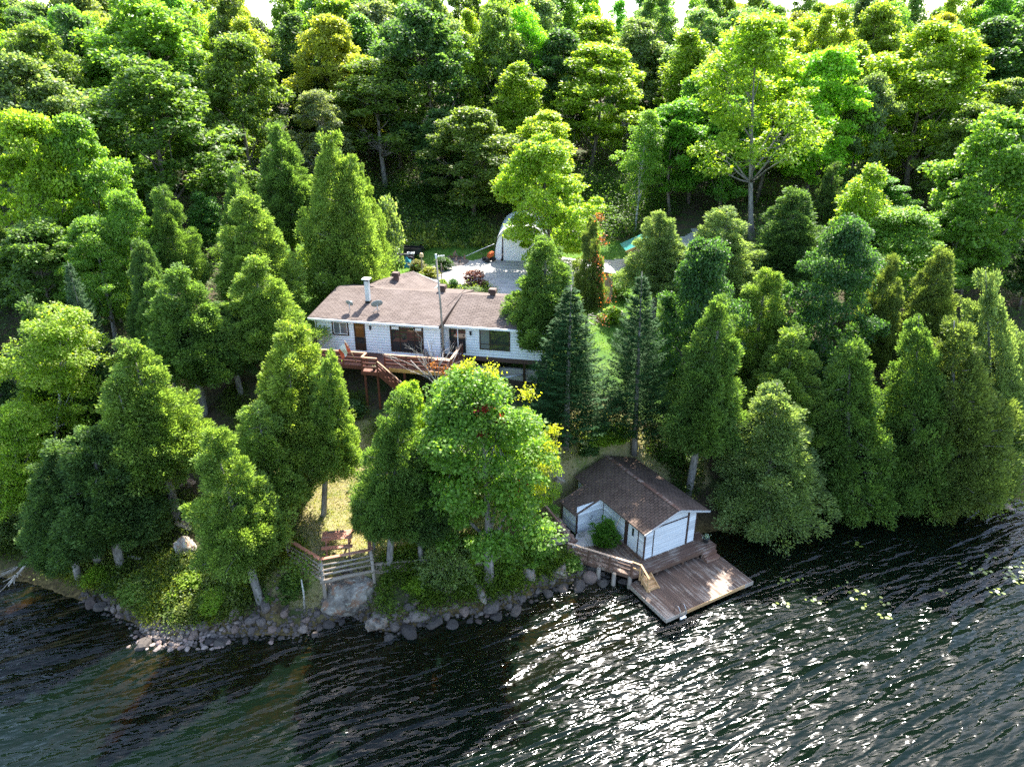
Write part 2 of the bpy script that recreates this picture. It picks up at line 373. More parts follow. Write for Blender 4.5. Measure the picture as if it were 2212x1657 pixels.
grass = np.maximum(grass, 0); zone = np.stack([grass, lit, np.clip(1-d_/1.2, 0, 1)*(d_ > -40), np.ones(len(V))], 1).astype(np.float32)
ca = me.color_attributes.new('zone', 'FLOAT_COLOR', 'POINT'); ca.data.foreach_set('color', zone.ravel())
t = NT('ground'); wp = t.coord(kind='World'); at = t.n('Attribute', attribute_name='zone'); sp = t.n('SeparateColor'); t.l(at.outputs['Color'], sp.inputs[0])
n1 = t.noise(wp, .7, 5, .6); n2 = t.noise(wp, 4.5, 5, .7); n3 = t.noise(wp, 22, 4, .7)
floor_ = t.mix(t.ramp(n2, [(.35, 0), (.65, 1)]), (.035,.028,.018), (.1,.075,.045)); floor_ = t.mix(t.ramp(n1, [(.45, 0), (.62, .8)]), floor_, (.045,.075,.02))
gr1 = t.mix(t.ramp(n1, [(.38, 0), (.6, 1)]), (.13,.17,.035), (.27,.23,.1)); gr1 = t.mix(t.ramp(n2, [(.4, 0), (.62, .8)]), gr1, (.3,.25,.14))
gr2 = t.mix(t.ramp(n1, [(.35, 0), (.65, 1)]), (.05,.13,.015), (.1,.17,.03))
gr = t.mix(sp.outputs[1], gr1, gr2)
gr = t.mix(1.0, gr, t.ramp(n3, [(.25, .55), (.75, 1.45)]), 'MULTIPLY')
c = t.mix(sp.outputs[0], floor_, gr)
bed = t.mix(t.ramp(n2, [(.35, 0), (.6, 1)]), (.05,.035,.015), (.17,.12,.045)); bed = t.mix(1.0, bed, t.ramp(t.noise(wp, 2.2, 3, .6), [(.3, .5), (.7, 1.5)]), 'MULTIPLY')
c = t.mix(sp.outputs[2], c, bed)
t.pbr(c, .95, t.bump(t.math('ADD', n3, t.math('MULTIPLY', n2, 2.0)), .6, .05), spec=.2)
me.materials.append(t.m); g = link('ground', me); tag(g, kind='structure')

# lake: a closed body of water over the bed
t = NT('lake_water')
def wave(ang, sx, sy, scale, detail, rough=.55, dist=.3):
    return t.noise(t.coord((1,1,1), (0,0,math.radians(-ang)), 'World'), scale, detail, rough, dist) if sx == sy else t.noise(t.coord((sx,sy,1), (0,0,0), 'World'), scale, detail)
src = t.n('NewGeometry').outputs['Position']
def rotmap(ang, sc_):
    m1 = t.n('Mapping'); m1.inputs['Rotation'].default_value = (0,0,math.radians(-ang)); t.l(src, m1.inputs[0])
    m2 = t.n('Mapping'); m2.inputs['Scale'].default_value = sc_; t.l(m1.outputs[0], m2.inputs[0]); return m2.outputs[0]
big = t.noise(rotmap(29, (.12,.52,1)), 1.0, 1, .5, .6)
rdg = t.math('SUBTRACT', 1.0, t.math('ABSOLUTE', t.math('MULTIPLY', t.math('SUBTRACT', big, .5), 4.0)))
mid = t.noise(rotmap(24, (.3,1.6,1)), 1.0, 1, .6, .5)
sml = t.noise(rotmap(15, (1.3,4.0,1)), 1.0, 1, .5, .5)
gust = t.ramp(t.noise(t.coord((.05,.08,.05), kind='World'), 1.0, 2), [(.3, .5), (.62, 1)])
hgt = t.math('ADD', t.math('MULTIPLY', rdg, .2), t.math('ADD', t.math('MULTIPLY', mid, .3), t.math('MULTIPLY', sml, .11)))
hgt = t.math('MULTIPLY', hgt, gust)
nrm = t.bump(hgt, 1.0, 1.0)
fr = t.n('Fresnel'); fr.inputs[0].default_value = 1.33; t.l(nrm, fr.inputs['Normal'])
gl = t.n('BsdfGlossy'); gl.inputs['Roughness'].default_value = .11; t.l(nrm, gl.inputs['Normal'])
tp = t.n('BsdfTransparent'); tp.inputs[0].default_value = (.9,.93,.88,1)
df = t.n('BsdfDiffuse'); df.inputs[0].default_value = (.003,.009,.005,1)
m1 = t.n('MixShader'); m1.inputs[0].default_value = .5; t.l(tp.outputs[0], m1.inputs[1]); t.l(df.outputs[0], m1.inputs[2])
m2 = t.n('MixShader'); t.l(fr.outputs[0], m2.inputs[0]); t.l(m1.outputs[0], m2.inputs[1]); t.l(gl.outputs[0], m2.inputs[2])
t.l(m2.outputs[0], t.out.inputs[0])
va = t.n('VolumeAbsorption'); va.inputs['Color'].default_value = (.62,.46,.12,1); va.inputs['Density'].default_value = 2.0; t.l(va.outputs[0], t.out.inputs['Volume'])
b = MB(); b.box(-480, 480, -140, 160, -9, 0); lk = b.build('lake', t.m); tag(lk, kind='structure')

# gravel driveway, laid over the ground
DRIVE = [(-8.6,60.5),(-8.2,65.3),(-6.9,68.3),(-3.5,69.2),(-1.4,69.6),(2,69.9),(6,69.2),(9.5,68.6),(12.5,69.8),(17,73.5),(19.5,76),(20,72),(15.5,68),(11.8,65.8),(8,64),(5.5,60),(4.6,57.5),(-1,58.2),(-2.2,60.4),(-4.5,61.2),(-6.5,61.4)]
dx = np.arange(-10, 21, .3); dy = np.arange(56, 78, .3); DX, DY = np.meshgrid(dx, dy); wxx, wyy = wob(DX, DY, 1.5, .8)
ins = inpoly(DX+wxx, DY+wyy, DRIVE)
hz = ground(DX, DY)+.045
b = MB(); ids = {}
for j in range(len(dy)-1):
    for i in range(len(dx)-1):
        if ins[j,i]:
            q = []
            for jj, ii in ((j,i),(j,i+1),(j+1,i+1),(j+1,i)):
                if (jj,ii) not in ids: ids[(jj,ii)] = len(b.v); b.v.append((dx[ii], dy[jj], hz[jj,ii]))
                q.append(ids[(jj,ii)])
            b.f.append(tuple(q)); b.sm.append(True)
t = NT('gravel'); wp = t.coord(kind='World'); f = t.noise(wp, 30, 4, .7); g2 = t.noise(t.coord((.5,2.2,1), kind='World'), 1.4, 4, .6)
t.pbr(t.mix(1.0, t.mix(t.ramp(g2, [(.35, 0), (.65, 1)]), (.27,.255,.235), (.42,.4,.37)), t.ramp(f, [(.3, .6), (.7, 1.3)]), 'MULTIPLY'), .95, t.bump(f, .6, .03)); 
dr = b.build('driveway', t.m); tag(dr, kind='structure')

# ------------------------------------------------------------------ ground vegetation nobody could count
def scatter_leaves(name, label, cat, pts, hgt_, size, mat, color, per, spread=.35, kind='stuff', upr=.3):
    """low leafy growth: PER leaves round each of PTS"""
    P = np.repeat(pts, per, 0); n = len(P)
    off = RG.normal(0, spread, (n,3)); off[:,2] = np.abs(RG.normal(0, 1, n))*np.repeat(hgt_, per)*.55
    off[:,:2] *= np.clip(1.25 - off[:,2:3]/(np.repeat(hgt_, per)[:,None]*1.6+.01), .25, 1.2)
    P = P + off; D = nz(np.concatenate([off[:,:2]*2+RG.normal(0,.4,(n,2)), RG.normal(upr,.35,(n,1))], 1)); N = nz(RG.normal(0,.5,(n,3))+np.array([0,0,1.0]))
    L = size*RG.uniform(.7,1.4,n)
    me = quadmesh(name, leafquads(P, D, N, L, L*.62), mat); o = link(name, me); o.color = (*color, 1); tag(o, label, cat, kind=kind); return o
def pts_in(n, poly=None, box=None, cond=None):
    out = []; x0, x1, y0, y1 = box
    X = RG.uniform(x0, x1, n*6); Y = RG.uniform(y0, y1, n*6); k = np.ones(len(X), bool)
    if poly: k &= inpoly(X, Y, poly)
    if cond: k &= cond(X, Y)
    X, Y = X[k][:n], Y[k][:n]; return np.stack([X, Y, ground(X, Y)], 1)
# yellow-green growth along the left bank
p = pts_in(1500, box=(-28,-12.2,28.8,34.5), cond=lambda x, y: (shore_d(x,y) > .8) & (shore_d(x,y) < 4.2) & (vnoise(x,y,1.6,8) > .2))
gsel = vnoise(p[:,0], p[:,1], 1.1, 21)
for k_, (nm_, lb_, cl_, lo_, hi_, hh_) in enumerate((('bank_groundcover','low yellow-green leafy growth along the left bank above the rocks',(.22,.25,.035),-1,.45,.55),('bank_ferns','mid green ferns among the yellow growth on the left bank',(.1,.16,.03),.45,.68,.8),('bank_weeds','pale green weeds scattered over the left bank',(.17,.21,.06),.68,2,.9))):
    q_ = p[(gsel > lo_) & (gsel <= hi_)]; scatter_leaves(nm_, lb_, 'ground cover', q_, RG.uniform(.2,1,len(q_))*hh_, .13, M['broad_leaf'], cl_, 60, .28)
p = pts_in(1300, box=(-38,-13,30.5,41), cond=lambda x, y: (shore_d(x,y) > 1.0) & (shore_d(x,y) < 8) & (vnoise(x,y,1.9,9) > .3))
scatter_leaves('slope_groundcover', 'mixed green weeds and seedlings on the shaded slope under the leaning cedars', 'ground cover', p, RG.uniform(.2,.7,len(p)), .14, M['broad_leaf'], (.09,.13,.03), 50)
p = pts_in(900, box=(-7.2,3.6,30,35.2), cond=lambda x, y: (shore_d(x,y) > .7) & (shore_d(x,y) < 3.4) & (vnoise(x,y,1.5,10) > .25))
scatter_leaves('bank_shrubbery', 'bright green saplings and ferns on the bank between the big rock and the ramp', 'ground cover', p, RG.uniform(.3,.85,len(p)), .14, M['broad_leaf'], (.11,.17,.025), 60)
p = pts_in(700, box=(9.5,34,38,48), cond=lambda x, y: (shore_d(x,y) > .8) & (vnoise(x,y,2.0,11) > .35) & ~((x < 11.5) & (y < 40.5)))
scatter_leaves('shade_groundcover', 'dark leafy growth on the shaded ground behind the boathouse', 'ground cover', p, RG.uniform(.3,.9,len(p)), .16, M['broad_leaf'], (.06,.11,.02), 50)
p = pts_in(1500, box=(-22,18,73.5,90), cond=lambda x, y: (vnoise(x,y,2.6,12) > .22) & ~((x > -3) & (x < 5.5) & (y < 80)) & ~((x > 14) & (y < 79)))
scatter_leaves('forest_edge_undergrowth', 'dense bushy green undergrowth at the foot of the wooded hill', 'undergrowth', p, RG.uniform(.9,2.6,len(p)), .19, M['broad_leaf'], (.08,.15,.03), 75, .75)
p = pts_in(3000, box=(-50,64,42,112), cond=lambda x, y: (vnoise(x,y,3.2,13) > .25) & ~inpoly(x, y, [(-20,40),(15,40),(19,56),(22,82),(-24,82)]) & (shore_d(x,y) > 4))
scatter_leaves('woodland_undergrowth', 'leafy undergrowth and saplings on the forest floor between the trees', 'undergrowth', p, RG.uniform(.8,3.2,len(p)), .2, M['broad_leaf'], (.085,.16,.03), 60, .8)
p = pts_in(900, box=(-20,8,36,46), cond=lambda x, y: (vnoise(x,y,2.2,14) > .62) & (shore_d(x,y) > 5) & ~((x>-14)&(x<-6)&(y<37.5)))
scatter_leaves('slope_weeds', 'patches of weeds on the sloping lawn below the cottage', 'weeds', p, RG.uniform(.15,.5,len(p)), .12, M['broad_leaf'], (.12,.17,.03), 26, .3)
# grass blades
def blades(name, label, n, box, poly, h, color, cond=None):
    p = pts_in(n, poly, box, cond); n = len(p)
    D = nz(RG.normal(0,.45,(n,3))+np.array([0,0,1.0])); N = nz(RG.normal(0,1,(n,3))); L = h*RG.uniform(.6,1.6,n)
    me = quadmesh(name, leafquads(p-np.array([0,0,.01]), D, N, L, L*.3), M['broad_leaf']); o = link(name, me); o.color = (*color,1); tag(o, label, 'grass', kind='stuff')
blades('lawn_grass', 'thin yellow-green grass of the lawn round the picnic table and down the slope', 60000, (-19,14,30.5,45), LAWN1, .085, (.2,.2,.05))
blades('rear_lawn_grass', 'mown green grass behind the cottage round the gravel', 50000, (-24,16,51,77), LAWN2, .13, (.09,.17,.025), lambda x, y: ~inpoly(x, y, DRIVE))
p = pts_in(260, box=(-16,6,72,76.5), cond=lambda x, y: vnoise(x,y,1.5,15) > .3)
scatter_leaves('tall_grass', 'tall rough grass along the edge of the rear lawn', 'grass', p, RG.uniform(.4,1.0,len(p)), .3, M['broad_leaf'], (.14,.18,.05), 40, .3, upr=1.5)

# ================================================================== TREES
def broadleaf(seed, H, R, base, ncl, per, leaf, flat=.55, fat=.23, shape=.8, limbs=9, tr=.22, barkm='bark', openness=.45, visible=.5):
    r = np.random.default_rng(seed); rn = random.Random(seed)
    t = r.beta(1.25, 1.1, ncl); az = r.uniform(0, 2*PI, ncl)
    lob = 1 + .16*np.sin(az*2+r.uniform(0,6)) + .13*np.sin(az*3+t*5+r.uniform(0,6)) + .1*np.sin(t*14+az+r.uniform(0,6))
    env = R*np.sin(PI*np.clip(t**shape*.88+.1, 0, 1))**.62*lob
    rad = env*np.sqrt(r.uniform(openness, 1.0, ncl))*r.uniform(.7, 1.16, ncl)*.92
    C = np.stack([rad*np.cos(az), rad*np.sin(az), base + t*(H-base)*.95], 1)
    rc = R*fat*r.uniform(.5, 1.4, ncl)
    # leaves
    P = np.repeat(C, per, 0); n = len(P); q = nz(r.normal(0, 1, (n,3)) + np.array([0,0,.35])); rr = np.repeat(rc, per)[:,None]
    m = r.uniform(.45, 1.08, (n,1))**.8
    P = P + q*rr*m*np.array([1,1,flat]) + r.normal(0, .022*R, (n,3))*np.array([.5,.5,.3])
    D = nz(q*np.array([1,1,.2]) + r.normal(0, .55, (n,3)) + np.array([0,0,-.25])); N = nz(q*.5 + r.normal(0, .45, (n,3)) + np.array([0,0,.9]))
    L = leaf*r.uniform(.6, 1.35, n)
    crown = leafquads(P, D, N, L, L*.85)
    # wood
    b = MB(); bend = (rn.uniform(-.04,.04)*H, rn.uniform(-.04,.04)*H)
    tp = [(bend[0]*math.sin(k/7*3), bend[1]*math.sin(k/7*2.4), k/7*H*.86) for k in range(8)]
    b.tube(tp, [tr*1.35] + [tr*(1-k/7*.9) for k in range(1,8)], 9, jit=.06)
    def tpoint(z):
        k = min(max(z/(H*.86)*7, 0), 6.99); i = int(k); return Vector(tp[i]).lerp(Vector(tp[i+1]), k-i)
    order = sorted(range(ncl), key=lambda i: -rc[i])
    for i in order[:limbs]:
        c = Vector(C[i]); z0 = max(base*.8, c.z - math.hypot(c.x,c.y)*rn.uniform(.9,1.5)); p0 = tpoint(z0); md = p0.lerp(c, .5) + Vector((rn.uniform(-.3,.3),rn.uniform(-.3,.3),rn.uniform(-.1,.5)))
        k0 = tr*.5*(1-z0/H); b.tube([p0, p0.lerp(md,.5)+Vector((0,0,-.1)), md, c], [k0, k0*.8, k0*.6, k0*.25], 6)
        for j in order[limbs:]:
            cj = Vector(C[j])
            if (cj-md).length < R*.55 and rn.random() < visible*.5: b.tube([md, md.lerp(cj,.5)+Vector((0,0,.12)), cj], [k0*.42, k0*.28, k0*.12], 4)
    return crown, b
def cedar(seed, H, R, base, nb, per, leaf, tip=.82, ragged=.26, round_=.13, tr=.2, br=.42):
    r = np.random.default_rng(seed); rn = random.Random(seed)
    u = (np.arange(nb)+r.uniform(0,1,nb))/nb; t = 1 - np.sqrt(u*.985+.012); t = np.clip(t*1.02, 0, .985); az = r.uniform(0, 2*PI, nb)
    prof = (1-t)**tip*np.minimum(1, (t+.035)/round_)**.5
    lob = 1 + .14*np.sin(az*2+t*3+seed) + .14*np.sin(az*3-t*9+seed*2) + .1*np.sin(t*17+az*2+seed)
    env = R*prof*lob*r.uniform(1-ragged, 1+ragged*.6, nb)
    z = base + t*(H-base); rad = np.stack([np.cos(az), np.sin(az), np.zeros(nb)], 1)
    o = np.stack([np.zeros(nb), np.zeros(nb), z - .15*env], 1); rise = r.uniform(.1, .7, nb)[:,None]
    dirn = nz(rad + np.array([0,0,1.0])*rise); end = o + rad*env[:,None] + np.array([0,0,1.0])*env[:,None]*rise*.5
    end[:,2] = np.minimum(end[:,2], H-.1)
    sz = br*r.uniform(.65, 1.35, nb)*(.55+.55*prof)
    q = nz(r.normal(0, 1, (nb, per, 3)) + dirn[:,None,:]*.55 + np.array([0,0,.45])); m = r.uniform(.25, 1.0, (nb, per, 1))**.6
    al = (q*dirn[:,None,:]).sum(-1, keepdims=True)
    P = end[:,None,:] - dirn[:,None,:]*sz[:,None,None]*.7 + q*m*sz[:,None,None] + dirn[:,None,:]*al*m*sz[:,None,None]*.7
    P = P.reshape(-1,3); n = len(P); Q = q.reshape(-1,3); Dd = np.repeat(dirn, per, 0)
    D = nz(Q*.8 + Dd*.7 + r.normal(0,.35,(n,3)) + np.array([0,0,.15])); N = nz(r.normal(0, .6, (n,3)) + Q*.6 + np.array([0,0,.35])); L = leaf*r.uniform(.6,1.5,n)
    # thin inner foliage along the branches
    k = r.integers(0, nb, nb*24); s_ = r.uniform(.25,.8,(len(k),1)); P2 = o[k]*(1-s_) + end[k]*s_ + r.normal(0,.14*R**.5,(len(k),3)); D2 = nz(rad[k]+r.normal(0,.6,(len(k),3))); N2 = nz(r.normal(0,1,(len(k),3)))
    crown = np.concatenate([leafquads(P, D, N, L, L*.42), leafquads(P2, D2, N2, leaf*1.2, leaf*.6)])
    b = MB(); b.tube([(0,0,-.3),(0,0,.2),(0.03,.02,base),(0,0,H*.55),(0,0,H*.93)], [tr*1.5,tr*1.12,tr,tr*.55,tr*.1], 9, jit=.05)
    for i in range(70):
        k = rn.randrange(nb); b.tube([o[k], Vector(o[k]).lerp(Vector(end[k]), rn.uniform(.9,1.12))], [.04, .012], 4)
    return crown, b
def leaders(seed, H, R, base, nb, per, leaf, **kw):
    """a cedar with one or two lower side tops"""
    crown, b = cedar(seed, H, R, base, nb, per, leaf, **kw); r = random.Random(seed*3+1); parts = [crown]
    for j in range(r.choice((1,1,2))):
        h = r.uniform(.66,.88); c2, b2 = cedar(seed+500+j, H*h, R*.62, base*1.1, int(nb*.34), per, leaf, **kw); a = r.uniform(0,6.28); o = np.array([math.cos(a), math.sin(a), 0])*R*r.uniform(.35,.5)
        parts.append(c2+o); fk = base*1.25; n0 = len(b.v); b.v += [((v[0]*.6 if v[2] > fk else v[0]*.3)+o[0]*min(1,max(0,(v[2]-fk)/1.2)), (v[1]*.6 if v[2] > fk else v[1]*.3)+o[1]*min(1,max(0,(v[2]-fk)/1.2)), v[2]) for v in b2.v]; b.f += [tuple(i+n0 for i in f) for f in b2.f]; b.sm += b2.sm
    return np.concatenate(parts), b
def spruce(seed, H, R, base, whorl, nb, per, leaf, tip=.95, droop=.25, tr=.16):
    r = np.random.default_rng(seed); P, D, N, L = [], [], [], []; b = MB(); z = base
    b.tube([(0,0,-.3),(0,0,base),(0,0,H*.5),(0,0,H)], [tr*1.4,tr,tr*.6,.015], 8, jit=.04)
    while z < H-.25:
        f = (z-base)/(H-base); rr = R*(1-f)**tip*min(1, (f+.06)/.12)**.5
        n = max(4, int(nb*(1-f*.5))); a0 = r.uniform(0, 6)
        for k in range(n):
            a = a0+2*PI*k/n+r.uniform(-.25,.25); ln = rr*r.uniform(.72,1.12)+.1; ax = np.array([math.cos(a), math.sin(a), 0]); sd_ = np.array([-math.sin(a), math.cos(a), 0])
            zz = z + r.uniform(-.12,.12); m = max(8, int(per*(.25+ln/R)))
            s = r.uniform(.12, 1, m)**.8; q = r.normal(0, 1, m)*(.34*(1.12-s))*min(ln,2.0)*.62
            lift = -droop*ln*np.sin(s*PI*.75) + .22*ln*s*s + f*.25*ln*s
            p = ax*(s*ln)[:,None] + sd_*q[:,None] + np.array([0,0,1.0])*(zz + lift + r.normal(0,.035,m))[:,None]; P.append(p)
            D.append(nz(ax[None,:]*.8 + sd_[None,:]*np.sign(q)[:,None]*.7 + r.normal(0,.25,(m,3)) + np.array([0,0,.12])))
            N.append(nz(np.array([0,0,1.0]) + r.normal(0,.42,(m,3)))); L.append(leaf*r.uniform(.7,1.4,m))
        z += whorl*(1.05-f*.35)*r.uniform(.8,1.2)
    P, D, N, L = map(np.concatenate, (P, D, N, L))
    return leafquads(P, D, N, L, L*.36), b
LIB = {}
def reg(key, gen, H, W, leafm, barkm):
    crown, b = gen; LIB[key] = (H, W, quadmesh(key+'_crown', crown, M[leafm]), b, M[barkm], [None])
for i in range(4): reg('maple%d'%i, broadleaf(20+i, 14, 4.6, 2.2 + i*.4, 115, 290, .25, flat=.5, fat=.2, barkm='bark'), 14, 9.2, 'broad_leaf', 'bark')
for i in range(3): reg('near%d'%i, broadleaf(40+i, 10, 3.4, 2.6, 150, 400, .125, fat=.185, flat=.5, openness=.25, shape=.6), 10, 6.8, 'broad_leaf', 'bark_grey')
for i in range(2): reg('open%d'%i, broadleaf(50+i, 19, 6.0, 6.5, 105, 230, .25, fat=.165, limbs=18, tr=.26, openness=.35, visible=1.0, shape=.7), 19, 12, 'broad_leaf', 'bark_grey')
for i in range(2): reg('birch%d'%i, broadleaf(60+i, 12, 2.9, 3.2, 120, 260, .13, fat=.22, limbs=12, tr=.14, openness=.2, visible=.9), 12, 5.8, 'broad_leaf', 'bark_birch')
for i in range(2): reg('slim%d'%i, broadleaf(70+i, 14, 2.4, 2.5, 110, 240, .2, fat=.3, limbs=7, tr=.14, flat=.8, openness=.2), 14, 4.8, 'broad_leaf', 'bark')
for i in range(2): reg('lime%d'%i, broadleaf(80+i, 9.5, 4.0, .9, 150, 320, .17, fat=.18, shape=.55, limbs=10, tr=.13, openness=.3), 9.5, 8, 'broad_leaf', 'bark')
for i in range(3): reg('shrub%d'%i, broadleaf(90+i, 1.6, .9, .1, 36, 110, .11, fat=.34, limbs=8, tr=.03, openness=.05), 1.6, 1.8, 'broad_leaf', 'bark')
for i in range(5): reg('cedar%d'%i, leaders(100+i, 11, 2.3, 2.9, 250, 270, .135), 11, 5.3, 'cedar_leaf', 'bark_grey')
for i in range(3): reg('lowcedar%d'%i, leaders(120+i, 10, 2.9, .35, 300, 260, .145, tip=.8, round_=.08, br=.5), 10, 6.6, 'cedar_leaf', 'bark_grey')
for i in range(2): reg('farcedar%d'%i, leaders(130+i, 11, 2.2, .8, 200, 120, .2), 11, 4.4, 'cedar_leaf', 'bark')
for i in range(2): reg('bushcedar%d'%i, cedar(140+i, 2, .8, .05, 120, 90, .09, tip=.6, round_=.3, tr=.03, br=.2), 2, 1.6, 'cedar_leaf', 'bark')
for i in range(2): reg('spruce%d'%i, spruce(150+i, 12, 2.8, 1.9, .34, 13, 150, .15), 12, 5.6, 'needle', 'bark_grey')
NVAR = {}
for k in LIB: NVAR[k.rstrip('0123456789')] = NVAR.get(k.rstrip('0123456789'), 0)+1
NAMES = {'maple':'maple_tree','near':'maple_tree','open':'maple_tree','birch':'birch_tree','slim':'young_tree','lime':'maple_tree','shrub':'shrub','cedar':'cedar_tree','lowcedar':'cedar_tree','farcedar':'cedar_tree','bushcedar':'cedar_bush','spruce':'spruce_tree'}
CATS = {'birch':'birch tree','shrub':'shrub','bushcedar':'shrub','spruce':'spruce tree'}
rt = random.Random(5); TREES = []
def plant(kind, x, y, top, width, color, label, group, topx=None, var=None, cat=None):
    """a tree standing at (x,y) on the ground, its top at height top, its crown width wide; topx shifts the top sideways (a lean)"""
    v = rt.randrange(NVAR[kind]) if var is None else var; H, W, cm, tb, bm, cache = LIB['%s%d' % (kind, v)]
    z = gz(x, y); h = max(top - z, .5)
    o = empty(NAMES[kind], (x, y, z-.05), 0, label, cat or CATS.get(kind, 'tree'), group)
    rz = rt.uniform(0, 2*PI); sx, sz = width/W, h/H
    lean = 0 if topx is None else (topx - x)/h
    mtx = Matrix(((1,0,lean,0),(0,1,0,0),(0,0,1,0),(0,0,0,1))) @ Matrix.Rotation(math.atan(lean)*0, 4, 'Y') @ Matrix.Diagonal((sx, sx, sz, 1)) @ Matrix.Rotation(rz, 4, 'Z')
    if cache[0] is None: tr_ = tb.build('trunk', bm, o); cache[0] = tr_.data
    else: tr_ = link('trunk', cache[0], o)
    cr = link('crown', cm, o); cr.color = (*color, 1)
    if abs(lean) < .02: 
        for q in (tr_, cr): q.rotation_euler = (0,0,rz); q.scale = (sx, sx, sz)
    else:
        for q in (tr_, cr):
            q.rotation_euler = (0, math.atan(lean), rz) if False else (0,0,0)
            q.matrix_local = Matrix.Rotation(math.atan(lean), 4, 'Y') @ Matrix.Rotation(rz, 4, 'Z') @ Matrix.Diagonal((sx, sx, sz/math.cos(math.atan(lean)), 1))
    TREES.append((x, y, width)); return o
HV = [(1161,279,215,67.6)]
def tree(kind, tp, Y, wpx, color, label, group, base=None, var=None, cat=None):
    """tp: view pixel of the tip; Y: distance out (or None with base = the pixel where the trunk meets the ground)"""
    if base is not None:
        p = on_ground(*base); x, y = p.x, p.y; q = at_y(tp[0], tp[1], y); topx = q.x
    else: q = at_y(tp[0], tp[1], Y); x, y, topx = q.x, Y, None
    HV.append((tp[0], tp[1], wpx, y)); dep = y*math.cos(PITCH) + (CZ-q.z*.5-gz(x,y)*.5)*math.sin(PITCH)
    return plant(kind, x, y, q.z, wpx*dep/FV*(1.13 if tp[0] < 1500 or Y and Y > 65 else 1.3), color, label, group, topx, var, cat)
G = dict(mid=(.105,.18,.04), yel=(.2,.29,.035), lime=(.215,.32,.035), bright=(.14,.25,.04), dark=(.075,.145,.045), olive=(.125,.19,.04), grey=(.14,.2,.08), orange=(.26,.29,.05),
    ced=(.115,.195,.045), cedl=(.17,.255,.055), cedy=(.2,.275,.05), cedd=(.085,.15,.045), cedo=(.14,.19,.05), cedp=(.18,.25,.09), spr=(.034,.085,.026), spl=(.08,.14,.07), teal=(.055,.125,.035))
WOOD = 'trees of the wooded hill'; CED = 'cedars along the shore and slope'; BR = 'broadleaf trees round the clearing'
